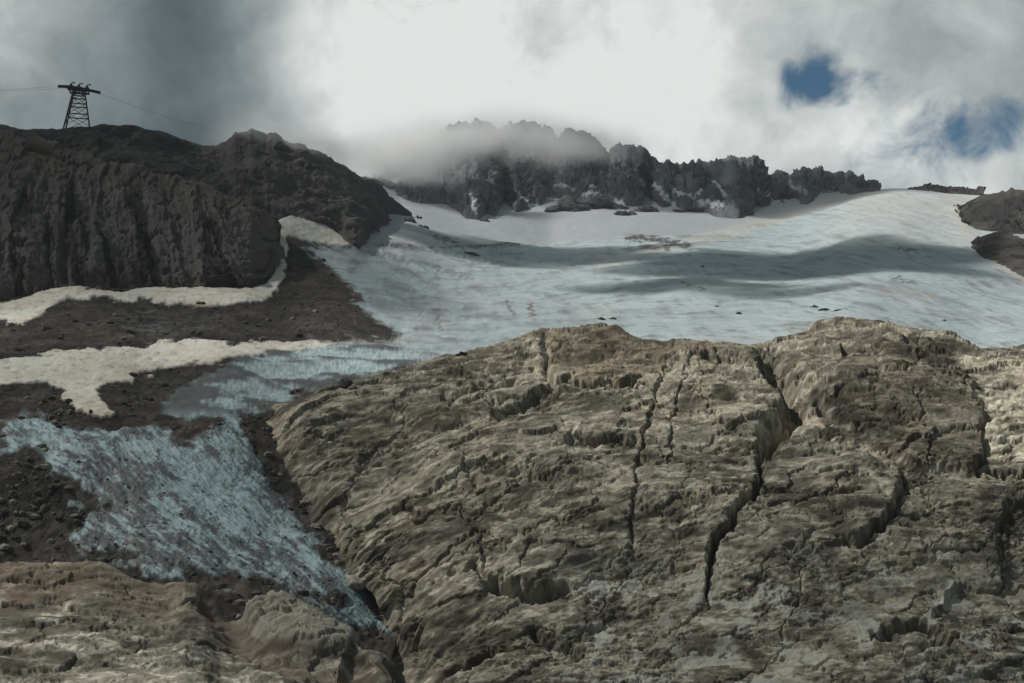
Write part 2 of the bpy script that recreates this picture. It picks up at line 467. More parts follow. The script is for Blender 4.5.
# band ice: vertical fluting
fl = fbm(GX / 2.6, GY / 15, 4, 44, 0.6); bandp = fbm(wx / 24, wy / 18, 5, 47, .6)
deb_b = ss(-0.04, 0.36, fl * 0.25 + bandp * 1.3 + 0.35 * ss(330, 180, GX))
band = ss(470, 400, GX) * ss(336, 348, GY) * (1 - ss(404, 424, GY))
# upper glacier: thin grey dust stripes following the slope
sa = fbm(wx / 48 + wy / 200, wy / 26 - wx / 120, 7, 17, .66)
sb = fbm(wx / 9, wy / 45 + wx / 60, 4, 27, .55)
gxs = np.linspace(-200, 1200, 700); gsl = np.interp(gxs, [300, 420, 560, 680, 780, 900, 1024], [.28, .12, -.16, -.06, .12, .26, .34]); gcum = np.cumsum(gsl) * (gxs[1] - gxs[0])
fl_y = GY - np.interp(GX, gxs, gcum)
fw = fbm(GX / 90, GY / 25, 3, 96) * 5
lines = fbm((fl_y + fw) / 4.2, (GX + fw) / 110, 6, 97, .68)
deb_u = ss(-0.02, 0.34, lines + .5 * sb) * 0.50 + .26 * ss(-0.02, 0.34, sa + 0.4 * sb) + .25 * ss(.10, .3, fbm(wx / 60, GY / 1.6, 4, 95, .6))
deb_u = deb_u + 0.35 * ss(520, 360, GX) * ss(-0.3, 0.5, sb * 0.6 + sa * .4)
dust = deb_u
tng = ss(404, 424, GY) * ss(460, 400, GX)
cwx = 5 * fbm(GX / 9, GY / 7, 4, 23, .6); cwy = 4 * fbm(GX / 9, GY / 7, 4, 24, .6)
_, ce1 = cells((flow + 2 * cwx) / 60, (acr + 3 * cwy) / 10, 25); _, ce2 = cells((flow + cwx) / 24, (acr + 1.5 * cwy) / 4.4, 26)
crev = np.maximum(ss(.13, .02, ce1), .7 * ss(.16, .02, ce2) * ss(-.1, .2, patch))          # open cracks in the tongue
deb_t = np.clip(deb_t + .42 * crev, 0, 1)
deb_ice = lerp(lerp(dust, deb_b, band), deb_t, tng)

def srgb(r, g, b):
    c = np.array([r, g, b]) / 255.0
    return np.where(c <= 0.04045, c / 12.92, ((c + 0.055) / 1.055) ** 2.4)
c_ice = np.array([.475, .525, .535]); c_blue = np.array([.36, .51, .54]); c_snow = np.array([.68, .662, .59]); c_warm = np.array([.60, .53, .42])
c_deb = np.array([.046, .040, .034]); c_debg = np.array([.125, .125, .127]); c_dirt = np.array([.20, .207, .21]); c_field_shaded = np.array([.36, .385, .405])
E = lambda m: m[..., None]
tone = fbm(wx / 60, wy / 60, 4, 61); fine = fbm(wx / 3, wy / 3, 3, 62)
colA = lerp(c_ice, c_blue, E(np.clip(0.35 * tone + .25 + .55 * tng + .3 * band, 0, 1)))
colA = lerp(colA, lerp(c_dirt, np.array([.065, .068, .068]), E(np.clip(tng + band, 0, 1) * .9)), E(np.clip(deb_ice * (1 + .25 * tng), 0, .95)))
stripe = fbm(wx / 60, GY / 2.2, 4, 91)
grey_flat = ss(0.0, 0.5, 1.5 * stripe + .42 - np.abs(GX - 150) / 130 - np.abs(GY - 326) / 30)
cdeb = lerp(c_deb, c_deb * np.array([1.3, 1.18, 1.05]), E(ss(-.2, .6, tone)))
cdeb = lerp(cdeb, c_debg, E(grey_flat * .8))
cdeb = cdeb * E(np.clip(1 + 1.3 * fine, .4, 2.2) * (1 + 1.6 * np.clip(fbm(wx / 16, wy / 12, 4, 64, .6), -.3, .5)))
m_any = np.clip(m_ice + m_snow + m_field, 0, 1)
cdeb = cdeb * E(1 - .4 * ss(-7, -1, np.maximum.reduce([s1, s1b, s2])))       # meltwater-wet ground
colA = lerp(cdeb, colA, E(m_ice / np.maximum(m_ice + (1 - m_any), 1e-3)))
cs = lerp(c_snow, c_warm, E(np.clip(.35 + 1.6 * fbm(wx / 30, wy / 20, 5, 55, .6) + .2 * rag, 0, 1)))
cs = lerp(cs, c_snow * .55, E(.75 * ss(.06, .30, fbm(GX / 12, GY / 3, 6, 57, .66) + .12 * rag)))
cdw = np.maximum.reduce([s1, s1b, s2])
colA = lerp(colA, cs, E(m_snow))
colA = lerp(colA, c_field_shaded * E(1 + .06 * sb), E(m_field))  # snowfield grey darkened to hold the shade lying on it
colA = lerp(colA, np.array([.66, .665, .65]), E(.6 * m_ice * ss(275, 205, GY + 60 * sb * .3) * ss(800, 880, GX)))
# tan firn crest and right rim
for pts, wpx, colr, s_ in (([(888, 188), (850, 196), (815, 206), (770, 221), (700, 240), (655, 250), (600, 264)], 7.0, (.60, .56, .48), .42),
                           ([(948, 196), (955, 210), (965, 232), (985, 258), (1024, 279), (1170, 340)], 5.0, (.60, .56, .50), .6),
                           ([(390, 186), (402, 200), (412, 214)], 2.0, (.55, .56, .56), .6),
                           ([(300, 341), (350, 338.5), (410, 338)], 1.6, (.42, .37, .32), .8)):
    d_, _, _ = line_d(GX + rag * 3, GY + rag * 1.2, pts)
    colA = lerp(colA, np.array(colr), E(s_ * ss(wpx * 1.5, 0, d_ + 3.5 * sb)))
for pts, wpx, colr, s_ in (([(530, 303), (533, 320)], 3.2, (.15, .11, .085), .8), ([(506, 301), (513, 316)], 1.8, (.15, .12, .10), .8), ([(434, 310), (441, 328)], 1.6, (.17, .15, .14), .8),
                           ([(628, 238.5), (650, 239), (688, 246)], 4.0, (.075, .065, .062), .95), ([(640, 247), (668, 249)], 2.5, (.10, .09, .085), .8),
                           ([(664, 279), (684, 284), (702, 291)], 2.0, (.16, .16, .17), .8), ([(430, 236), (456, 243)], 2.4, (.07, .07, .075), .85),
                           ([(350, 247), (420, 262), (470, 278)], 2.4, (.15, .15, .15), .6), ([(372, 243), (440, 252), (500, 262)], 1.5, (.15, .15, .15), .5),
                           ([(895, 278), (915, 284)], 1.8, (.14, .14, .15), .8), ([(900, 249), (917, 252)], 1.6, (.13, .13, .14), .8),
                           ([(880, 291), (935, 296)], 3.0, (.40, .34, .29), .5), ([(560, 322), (615, 309)], 2.0, (.42, .37, .33), .45)):
    d_, _, _ = line_d(GX + rag * 3, GY + rag * 1.0, pts)
    colA = lerp(colA, np.array(colr), E(s_ * ss(wpx * 1.15, wpx * .1, d_ + 9.0 * prag)))

# relief
dz = fbm(wx / 130, wy / 130, 3, 2) * 3.5 + fbm(wx / 40, wy / 40, 3, 4) * 1.2
dz += 0.5 * fbm(wx / 9, wy / 9, 4, 6)
dz += m_snow * (.7 + .5 * fbm(wx / 5, wy / 5, 3, 58, kind=1))
dz += (1 - m_any) * (fbm(wx / 14, wy / 14, 4, 12) * 1.6 + 0.5 * fbm(wx / 3.2, wy / 3.2, 3, 13, kind=1))
dz += tng * m_ice * (.45 + st * .2 + patch * .9 - .22 * crev) + band * m_ice * (bandp * 1.6)
dz += (1 - tng) * (1 - band) * m_ice * (sa * 1.2 + .3 * sb)
# ice front at the foot of the tongue
fade_b = np.ones(NRA); fade_b[-3:] = (0.6, 0.3, 0.1)
PA = PA + NA * E(dz * fade_b[:, None])
VA = np.stack([np.where(tng + band > .5, np.where(tng > .5, (flow + .3 * fan) / 13, GX / 3.0), (GX + fw) / 60), np.where(tng + band > .5, np.where(tng > .5, (acr + .3 * fan) / 1.5, GY / 6), fl_y / 2.2),
               .95 * tng * (.35 + .65 * ss(-.25, .35, fbm(GX / 18, GY / 12, 5, 98, .62) + .5 * st)) + .5 * band * (1 - tng) + .13 * (1 - tng) * (1 - band)], -1).reshape(-1, 3)
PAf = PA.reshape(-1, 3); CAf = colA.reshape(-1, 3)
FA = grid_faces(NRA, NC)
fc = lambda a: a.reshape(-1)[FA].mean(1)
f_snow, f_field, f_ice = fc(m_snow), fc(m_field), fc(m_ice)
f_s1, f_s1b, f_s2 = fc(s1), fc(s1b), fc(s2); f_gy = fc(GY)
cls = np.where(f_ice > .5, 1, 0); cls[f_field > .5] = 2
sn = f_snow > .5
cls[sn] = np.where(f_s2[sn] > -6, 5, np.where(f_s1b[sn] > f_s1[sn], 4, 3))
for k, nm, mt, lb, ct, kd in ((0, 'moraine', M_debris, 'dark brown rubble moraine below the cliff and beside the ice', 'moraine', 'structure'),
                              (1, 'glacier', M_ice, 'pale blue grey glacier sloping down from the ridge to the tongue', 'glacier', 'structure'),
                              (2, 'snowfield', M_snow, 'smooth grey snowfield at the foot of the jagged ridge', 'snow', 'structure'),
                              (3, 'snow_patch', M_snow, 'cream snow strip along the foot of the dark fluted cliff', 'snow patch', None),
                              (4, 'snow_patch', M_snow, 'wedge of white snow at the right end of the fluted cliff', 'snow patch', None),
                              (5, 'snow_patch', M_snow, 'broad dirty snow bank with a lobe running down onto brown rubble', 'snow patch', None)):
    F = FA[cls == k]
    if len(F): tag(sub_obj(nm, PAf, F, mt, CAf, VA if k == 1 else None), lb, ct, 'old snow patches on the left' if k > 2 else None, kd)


def ground_at(px, py):
    """a point on sheet A near picture coordinates"""
    c = int(np.clip(np.searchsorted(xs, px), 0, NC - 1))
    r = int(np.argmin(np.abs(GY[:NR, c] - py)))
    return PA[r, c]


# ================================================================== rock displacement
def rock_relief(u, v, k=1.0, seed=0, dips=(0.36, 0.05), blend=None):
    w = fbm(u / 45, v / 45, 3, seed + 1)
    big = fbm(u / 62, v / 34, 3, seed + 2) * 5.5
    pol = ss(-.10, .14, fbm(u / 40, v / 24, 4, seed + 63, .55))          # 0 polished slab, 1 broken rock
    wu = fbm(u / 9, v / 9, 4, seed + 60, .6) * 6; wv = fbm(u / 9, v / 9, 4, seed + 61, .6) * 5
    out = 0; led_ = 0; cav = 0
    for j, dp in enumerate(dips):                       # bedding: streaks drawn out along the dip
        wt = 1.0 if blend is None else (blend if j else 1 - blend)
        ca, sa_ = math.cos(dp), math.sin(dp)
        a = u * ca + v * sa_ + 5 * w; b = -u * sa_ + v * ca + 6 * w
        q = b + fbm(a / 26, b / 9, 3, seed + 3 + j) * 3.0
        led = 0
        for per, amp, sd_ in ((12.0, 1.2, 4), (4.6, 0.5, 5)):
            fr = q / per + 0.4 * n2(q / (per * 3.1), a / 60, seed + sd_)
            fr = fr - np.floor(fr)
            saw = fr - ss(.86, 1.0, fr)
            gate = ss(.06, .3, fbm(a / (per * 5), b / (per * 2), 3, seed + sd_ + 40))
            led = led + amp * saw * gate
        lens = fbm(a / 34, b / 9.5, 4, seed + 7, 0.55) * 1.7 + fbm(a / 13, b / 4.6, 4, seed + 17, 0.55) * (.2 + .6 * pol)
        h1, e1 = cells((a + wu) / 24, (b + wv) / 12, seed + 70 + j)
        h2, e2 = cells((a + wu * .8) / 8.5, (b + wv * .8) / 4.0, seed + 80 + j)
        h3, e3 = cells((a + wu * .5) / 3.0, (b + wv * .5) / 1.7, seed + 90 + j)
        crk = -.8 * ss(.06, .0, e1) - .35 * ss(.09, .0, e2) * ss(-.1, .2, fbm(u / 18, v / 18, 2, seed + 64)) - .10 * ss(.14, 0, e3) * pol
        blk_ = h1 * 1.15 + (h2 * .42 + h3 * .15) * (.25 + .75 * pol)
        out = out + wt * (lens + led * .5 + blk_ * .8 + crk); led_ = led_ + wt * led
    rough = ss(-.2, .3, fbm(u / 22, v / 16, 3, seed + 12))
    fine = fbm(u / 3.4, v / 2.2, 4, seed + 9, .62) * (0.34 + .62 * pol)
    pits = -0.8 * ss(.2, .42, fbm(u / 4.5, v / 3.2, 4, seed + 15, .55)) * (.3 + .7 * pol)
    return k * (big + out + fine + pits), out, led_


def rock_colour(u, v, lump, led, seed=0, base=(.268, .245, .188), dark=(.098, .088, .063), pale=(.45, .42, .325), ochre=(.21, .165, .115)):
    base, dark, pale, ochre = map(np.array, (base, dark, pale, ochre))
    a = fbm(u / 38, v / 26, 5, seed + 20, .6); b = fbm(u / 7, v / 3.6, 6, seed + 21, .68); c = fbm(u / 20, v / 12, 4, seed + 22); d = fbm(u / 1.8, v / 1.1, 3, seed + 23, .7)
    col = lerp(base, dark, E(.92 * ss(-.02, .17, a * .65 + b * .75 + .2 * d)))
    col = lerp(col, pale, E(.95 * ss(.05, .2, -a * .4 - b * .75 + c * .35 + .25 * d)))
    col = lerp(col, ochre, E(.35 * ss(.12, .3, c - .2 * b)))
    e = fbm(u / 30, v / 13, 5, seed + 24, .6)
    col = col * E(1 - .42 * ss(.04, .16, e + .1 * b))                 # broad dark lichen stains
    col = col * E(np.clip(1 + .6 * d, .5, 1.6))
    return col


# ================================================================== SHEET B: the big rock dome
crest = curve([(243, 432), (250, 414), (262, 404), (300, 395), (330, 388), (345, 387), (380, 374), (420, 361), (470, 346), (500, 342), (520, 336), (545, 331), (560, 333), (600, 331), (615, 333), (640, 341), (665, 344), (700, 342),
               (740, 338), (770, 334), (800, 327), (820, 320), (838, 318), (858, 319), (880, 321), (905, 328), (930, 337), (952, 343), (975, 352), (984, 353), (1000, 348), (1024, 345), (1080, 340), (1160, 336)])
edge_x = curve([(0, 470), (.22, 415), (.37, 352), (.5, 314), (.65, 288), (.8, 264), (1.0, 243)])
DB = RBF([(1430, 760, 216), (1430, 683, 247), (1430, 600, 290), (1430, 500, 346), (1430, 430, 402), (1430, 340, 510), (600, 760, 214), (800, 760, 213), (1150, 760, 216), (560, 683, 247), (700, 683, 245), (860, 683, 243), (1024, 683, 245), (1160, 683, 247),
          (480, 600, 292), (600, 600, 290), (730, 600, 288), (850, 600, 288), (1024, 600, 290), (1160, 600, 290), (400, 500, 352), (500, 500, 350), (620, 500, 347), (750, 500, 344), (880, 500, 342), (1000, 500, 346), (1160, 500, 346),
          (340, 440, 412), (400, 440, 410), (500, 430, 410), (600, 430, 405), (700, 430, 403), (800, 430, 400), (900, 430, 398), (1000, 430, 405), (1160, 430, 402), (330, 392, 452), (420, 366, 490), (480, 385, 455), (545, 340, 512), (600, 338, 516), (600, 380, 452),
          (700, 347, 505), (700, 385, 448), (800, 380, 455), (830, 325, 535), (860, 350, 490), (860, 390, 436), (970, 358, 486), (980, 395, 445), (1100, 345, 500), (1160, 340, 510)], .6,
         [(x_, y_, float(DA(x_, y_)) - 4) for x_, y_ in ((243, 432), (256, 452), (264, 470), (288, 505), (314, 545), (352, 590), (385, 622))] + [(430, 683, 348), (400, 760, 322)])
NCB, NRB = 1330, 600
sB = np.linspace(0, 1, NCB); tB = np.linspace(0, 1, NRB)
xc = 243 + sB * (1420 - 243); yc = crest(xc); xb = 470 + sB * (1420 - 470)
T = tB[:, None]
BX = lerp(xb[None], xc[None], T)
straight = lerp(470, 243, tB); BX = BX + ((edge_x(tB) - straight)[:, None]) * ((1 - sB) ** 3)[None]
BY = lerp(760, yc[None], T)
dB = DB(BX, BY)
tuck = (1 - ss(0.0, 0.05, sB))[None] * ss(.0, .12, T)
dB = lerp(dB, DA(BX, BY) + 6, tuck * .98)
PB = at(BX, BY, dB)
lastr, bk = PB[-1], []
for dy in np.linspace(1, 100, 90):
    dzz = np.interp(dy, [0, 5, 11, 19, 30, 46, 70, 100], [0, -.3, -1.2, -3.5, -9, -19, -36, -60])
    q = lastr.copy(); q[:, 1] += dy; q[:, 0] *= (q[:, 1] / lastr[:, 1]); q[:, 2] += dzz; bk.append(q)
nbk = len(bk)
PB = np.concatenate([PB, np.stack(bk)]); BX = np.concatenate([BX, np.repeat(BX[-1:], nbk, 0)]); BY = np.concatenate([BY, np.repeat(BY[-1:], nbk, 0)])
NBn = grid_normals(blur(PB, 6)); NBn[NBn[..., 2] < 0] *= -1
u, v = uv_metric(PB)
disp, lump, led = rock_relief(u, v, 1.0, 100, blend=ss(560, 760, BX))
cB = rock_colour(u, v, lump, led, 100)
wob = fbm(u / 8, v / 8, 4, 131); wob2 = fbm(u / 8, v / 8, 4, 132)
bx = BX + wob * 9 + 4 * fbm(u / 2.5, v / 2.5, 3, 133); by = BY + wob2 * 9 + 4 * fbm(u / 2.5, v / 2.5, 3, 134)


def groove(pts, w, depth, step=0.0, stepw=14.0, taper=True):
    """a joint: narrow V cut, optionally with one side standing higher (side = +1 lies right/below of the drawing direction)"""
    global disp
    d_, sd_, p_ = line_d(bx, by, pts)
    tp = ss(0, .08, p_) * ss(1, .92, p_) if taper else 1.0
    disp = disp - depth * tp * np.exp(-(d_ / w) ** 2)
    if step:
        disp = disp + step * tp * (sd_ > 0) * np.exp(-d_ / stepw)


def slab(poly, h, soft=3.0):
    global disp
    s_ = poly_sd(bx, by, poly)
    disp = disp + h * ss(-soft, soft, s_)
    return s_


# main cleft and the notch above it
groove([(802, 402), (785, 415), (772, 425), (762, 450), (759, 478), (752, 498), (738, 518), (716, 543), (709, 570), (708, 596)], 2.3, 10, step=1.6, stepw=30)
groove([(802, 405), (786, 414), (772, 426), (763, 452)], 8.0, 13.0)
slab([(758, 352), (776, 350), (790, 366), (812, 382), (818, 396), (800, 405), (776, 392), (765, 374)], -6.0, 8)
groove([(762, 360), (778, 376), (797, 392)], 6.5, 8.0)
groove([(882, 380), (862, 384), (846, 392), (825, 402), (812, 400)], 3.0, 4.5, step=-2.5, stepw=20)
# left vertical joint
groove([(668, 352), (664, 372), (657, 395), (650, 415), (642, 445), (636, 470), (634, 500), (630, 530), (634, 560)], 1.5, 1.9, step=.9, stepw=30)
groove([(547, 345), (546, 365), (556, 380), (600, 381), (650, 380)], 2.6, 3.0, step=-1.6, stepw=22)
groove([(560, 384), (540, 393), (515, 404), (495, 416)], 3.5, 3.6, step=-2.0, stepw=22)
groove([(566, 437), (600, 440), (640, 438)], 3.2, 2.6, step=-1.4, stepw=18)
groove([(440, 400), (480, 385), (520, 372)], 4.0, 2.4, step=-1.4, stepw=16)
groove([(484, 577), (500, 584), (530, 586), (575, 583)], 2.6, 4.5, step=-1.6, stepw=22)
groove([(470, 562), (478, 572), (484, 580)], 3.0, 3.0)
groove([(528, 618), (540, 630), (556, 643), (585, 650)], 3.4, 3.6, step=-2.0, stepw=18)
groove([(440, 680), (470, 672), (488, 655), (490, 640)], 5, 4.0, step=2.2, stepw=16)
# right-hand dark slab
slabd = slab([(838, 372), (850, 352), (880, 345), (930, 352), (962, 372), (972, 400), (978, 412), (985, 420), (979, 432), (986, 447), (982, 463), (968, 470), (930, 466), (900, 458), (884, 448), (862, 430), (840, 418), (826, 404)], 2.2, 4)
groove([(978, 405), (985, 420), (978, 432), (986, 446), (981, 464), (975, 470)], 2.4, 3.4)
groove([(985, 464), (1005, 469), (1030, 471), (1080, 476)], 2.4, 3.5, step=-1.6)
groove([(900, 466), (902, 490), (896, 508), (888, 524), (872, 540), (856, 548), (836, 538)], 3.4, 4.4, step=2.8, stepw=24)
groove([(1010, 495), (1006, 520), (1001, 540), (1003, 570), (1000, 590)], 2.6, 3.2)
slab([(1012, 500), (1030, 496), (1060, 560), (1030, 596), (1006, 590), (1004, 545)], -3.0, 3)
groove([(880, 628), (905, 630), (925, 628), (945, 640), (955, 644)], 3.4, 4.0, step=-2.4, stepw=16)
groove([(896, 662), (915, 660), (932, 648), (944, 640)], 4.0, 3.2, step=1.6, stepw=12)
groove([(955, 580), (940, 600), (928, 620)], 3.0, -1.8)
groove([(840, 345), (860, 350), (885, 348)], 3, 2.2, step=-1.4); groove([(700, 352), (725, 356), (745, 362)], 3.4, 2.6, step=-1.6)
groove([(545, 335), (548, 350), (560, 358)], 4, 2.6)
for pts in ([(290, 478), (350, 455), (420, 432), (520, 404)], [(330, 540), (420, 512), (540, 474), (632, 452)], [(400, 590), (470, 548), (560, 520), (630, 512)], [(650, 640), (700, 606), (790, 560), (836, 540)],
            [(690, 345), (684, 380), (672, 420), (668, 470)], [(900, 560), (960, 540), (1040, 530)], [(560, 660), (600, 600), (636, 560)], [(780, 640), (800, 600), (806, 560)], [(860, 470), (820, 500), (760, 512)],
            [(460, 500), (480, 540), (486, 575)], [(910, 400), (930, 440), (926, 468)]):
    groove(pts, 1.0, 1.3, step=.7, stepw=9)
# colour regions: darker slab and crest block, right shoulder painted paler as sunlit, reddish crest band, lichen blotches low down
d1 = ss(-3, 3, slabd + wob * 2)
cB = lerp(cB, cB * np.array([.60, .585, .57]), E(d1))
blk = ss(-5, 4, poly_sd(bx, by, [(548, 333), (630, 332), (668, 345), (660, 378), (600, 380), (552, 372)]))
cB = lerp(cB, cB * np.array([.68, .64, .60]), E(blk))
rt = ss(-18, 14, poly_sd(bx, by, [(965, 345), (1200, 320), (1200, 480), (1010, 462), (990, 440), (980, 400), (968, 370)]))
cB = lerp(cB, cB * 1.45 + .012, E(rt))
red = ss(5, 0, np.abs(by - 350 - (bx - 690) * -.12)) * ss(640, 670, bx) * ss(790, 740, bx)
cB = lerp(cB, np.array([.24, .185, .13]), E(red * .7))
bl = ss(.06, .16, fbm(u / 9, v / 7, 6, 160, .62)) * ss(530, 590, by) * ss(520, 600, bx)
cB = lerp(cB, np.array([.42, .415, .355]), E(.92 * bl))
bl2 = ss(.04, .2, fbm(u / 26, v / 18, 5, 167, .6)) * ss(480, 560, by)
cB = lerp(cB, cB * .55, E(.85 * bl2))
gul = ss(18, 0, line_d(bx, by, [(272, 455), (292, 500), (310, 520), (345, 555)])[0]) * ss(-2, 10, 10 + 0 * bx)
cB = lerp(cB, c_deb * 1.1, E(.75 * ss(20, 2, line_d(bx, by, [(268, 468), (290, 505), (318, 512)])[0])))
sandy = ss(-1.2, 1.2, poly_sd(bx, by, [(792, 408), (806, 407), (822, 417), (826, 424), (808, 421)]))
sandy = np.maximum(sandy, ss(-1, 1, poly_sd(bx, by, [(862, 438), (872, 440), (884, 450), (880, 453), (868, 446)])))
sandy = np.maximum(sandy, ss(-1.5, 1.5, poly_sd(bx, by, [(1008, 378), (1030, 374), (1050, 384), (1024, 392)])))
cB = lerp(cB, np.array([.50, .43, .34]), E(.8 * sandy))
disp = disp * (1 - .6 * tuck[np.minimum(np.arange(NRB + nbk), NRB - 1)])
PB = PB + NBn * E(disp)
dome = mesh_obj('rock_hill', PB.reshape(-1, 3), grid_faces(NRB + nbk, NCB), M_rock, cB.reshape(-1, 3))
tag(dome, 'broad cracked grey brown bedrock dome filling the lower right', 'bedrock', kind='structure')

# ================================================================== SHEET C: brown ledge at lower left
ledge = curve([(-160, 560), (0, 566), (40, 566), (100, 568), (130, 578), (165, 582), (185, 578), (205, 588), (222, 606), (236, 612), (252, 602), (275, 598), (300, 604), (318, 616), (345, 634), (356, 650), (380, 654), (402, 668), (425, 690), (520, 745)])
NCC, NRC = 840, 260
xC = np.linspace(-420, 520, NCC); tC = np.linspace(0, 1, NRC)
CX = np.broadcast_to(xC, (NRC, NCC)).copy(); CY = lerp(790, ledge(xC)[None], tC[:, None] ** .9)
dC0 = np.interp(xC, [-160, 150, 300, 420, 520], [268, 268, 258, 236, 216]); dC = lerp(190, dC0[None], tC[:, None] ** .85)
PC = at(CX, CY, dC)
lastr, bk = PC[-1], []
for dy in np.linspace(.5, 30, 40):
    dzz = np.interp(dy, [0, 3, 7, 12, 18, 24, 30], [0, -.5, -2, -6, -12, -20, -30])
    q = lastr.copy(); q[:, 1] += dy; q[:, 0] *= (q[:, 1] / lastr[:, 1]); q[:, 2] += dzz; bk.append(q)
PC = np.concatenate([PC, np.stack(bk)]); nbc = len(bk); CX = np.concatenate([CX, np.repeat(CX[-1:], nbc, 0)]); CY = np.concatenate([CY, np.repeat(CY[-1:], nbc, 0)])
NCn = grid_normals(blur(PC, 5)); NCn[NCn[..., 2] < 0] *= -1
u, v = uv_metric(PC)
disp, lump, led = rock_relief(u * 1.7, v * 1.7, .62, 300, dips=(.15,))
cC = rock_colour(u, v, lump, led, 300, base=(.24, .222, .175), pale=(.47, .45, .37))
wob = fbm(u / 8, v / 8, 4, 331)
upper = ss(50, 12, CY - ledge(CX) + wob * 16) * ss(330, 220, CX)
cC = lerp(cC, np.array([.185, .142, .10]) * E(1 + .9 * fbm(u / 2.2, v / 1.6, 4, 340)), E(upper * .6))
gl = ss(26, 6, line_d(CX + wob * 6, CY + wob * 6, [(215, 600), (250, 640), (300, 660), (400, 690)])[0])
cC = lerp(cC, np.array([.11, .085, .065]), E(.65 * gl)); disp = disp - 2.2 * gl
blkp = poly_sd(CX + wob * 4, CY + wob * 3, [(232, 612), (255, 601), (285, 598), (312, 612), (348, 634), (350, 648), (300, 640), (250, 632)])
disp = disp + ss(-3, 3, blkp) * (.35 + .8 * fbm(u / 5, v / 3.4, 5, 351, .62) + .55 * cells(u / 3.2 + wob * 3, v / 2.2 + wob, 352)[0]); cC = lerp(cC, np.array([.30, .285, .23]) * E(1 + .35 * fbm(u / 3, v / 2, 4, 350)), E(.7 * ss(-2, 3, blkp)))
PC = PC + NCn * E(disp)
tag(mesh_obj('rock_ledge_terrain', PC.reshape(-1, 3), grid_faces(NRC + nbc, NCC), M_rock, cC.reshape(-1, 3)), 'brown and pale lumpy rock ledge below the ice tongue', 'bedrock', kind='structure')


# ================================================================== upright lofts: cliff, hill, ridge, outcrops
def loft(name, x0, x1, ncol, nrow, top, base, dtop, dbase, relief, colour, mat, prof=1.0, back=((8, -1), (25, -6), (60, -25), (110, -60)), sink=10, bp=1.0):
    X = np.linspace(x0, x1, ncol); yt = top(X); yb = base(X)
    t = np.linspace(0, 1, nrow)[:, None]
    gx_ = np.broadcast_to(X, (nrow, ncol)).copy(); gy_ = lerp(yb[None], yt[None], t)
    d0, d1_ = dbase(X, yb), dtop(X)
    gd = lerp(d0[None], np.maximum(d1_, d0 + 2)[None], t ** prof)
    P = at(gx_, gy_, gd)
    pre = []
    for k in (3, 2, 1):
        q = P[0].copy(); q[:, 1] += k * .8; q[:, 2] -= k * sink / 3; pre.append(q)
    post = []
    for dy, dzz in back:
        q = P[-1].copy(); q[:, 1] += dy; q[:, 0] *= q[:, 1] / P[-1][:, 1]; q[:, 2] += dzz; post.append(q)
    P = np.concatenate([np.stack(pre), P, np.stack(post)])
    rr = np.r_[[0, 0, 0], np.linspace(0, 1, nrow), np.ones(len(back))][:, None] * np.ones((1, ncol))
    pxx = np.broadcast_to(X, rr.shape); pyy = lerp(yb[None], yt[None], rr)
    n = grid_normals(blur(P, 5)); n[n[..., 1] > 0] *= -1
    u_, v_ = P[..., 0].astype(f32), P[..., 2].astype(f32)
    dd = relief(u_, v_, rr, pxx, pyy)
    c = colour(u_, v_, rr, pxx, pyy)
    P = P + n * E(dd)
    return mesh_obj(name, P.reshape(-1, 3), grid_faces(P.shape[0], ncol), mat, c.reshape(-1, 3))


# near cliff with vertical flutes
def cliff_relief(u_, v_, rr, px, py):
    k = ss(1.0, .62, rr) * ss(-.02, .12, rr)
    uu = u_ - (rr - .5) * -34 + fbm(u_ / 30, v_ / 45, 4, 401) * 5
    g = fbm(uu / 17, v_ / 95, 4, 402, .55, kind=2) * 3.2
    deep = -6.0 * ss(.12, .42, fbm(uu / 13, v_ / 120, 2, 404))
    bed = fbm(u_ / 16, v_ / 9, 5, 405, .6, kind=1) * 1.0 + fbm(uu / 4.5, v_ / 22, 4, 408, .6, kind=2) * .5
    wv_ = fbm(u_ / 8, v_ / 10, 4, 416, .6) * 7
    h1, e1 = cells((uu + wv_) / 9, (v_ + wv_) / 26, 417); h2, e2 = cells((uu + wv_) / 3.6, (v_ - wv_) / 8, 418)
    bed = bed + h1 * 1.9 + h2 * .7 - .8 * ss(.12, 0, e1) - .3 * ss(.14, 0, e2)
    return k * (g + deep) + bed + fbm(u_ / 60, v_ / 60, 3, 406) * 5 + fbm(u_ / 4, v_ / 4, 4, 407) * .8


def cliff_col(u_, v_, rr, px, py):
    a = fbm(u_ / 30, v_ / 60, 4, 410); b = fbm(u_ / 5, v_ / 16, 5, 411, .6)
    c = lerp(np.array([.115, .107, .103]), np.array([.066, .060, .058]), E(ss(-.3, .5, a + b * .6)))
    uu = u_ + (rr - .5) * 34 + fbm(u_ / 30, v_ / 45, 4, 401) * 5
    st_ = ss(.04, .12, fbm(uu / 9, v_ / 110, 4, 412, .6)) * ss(1.0, .7, rr)
    brown = ss(.62, .95, rr + .2 * b) + .6 * ss(215, 275, px + 20 * b) + .5 * ss(.3, .05, rr + .15 * a)
    c = lerp(c, np.array([.115, .095, .075]) * E(1 + .8 * b), E(np.clip(brown, 0, 1) * .55))
    return lerp(c, np.array([.018, .017, .018]), E(.9 * st_))


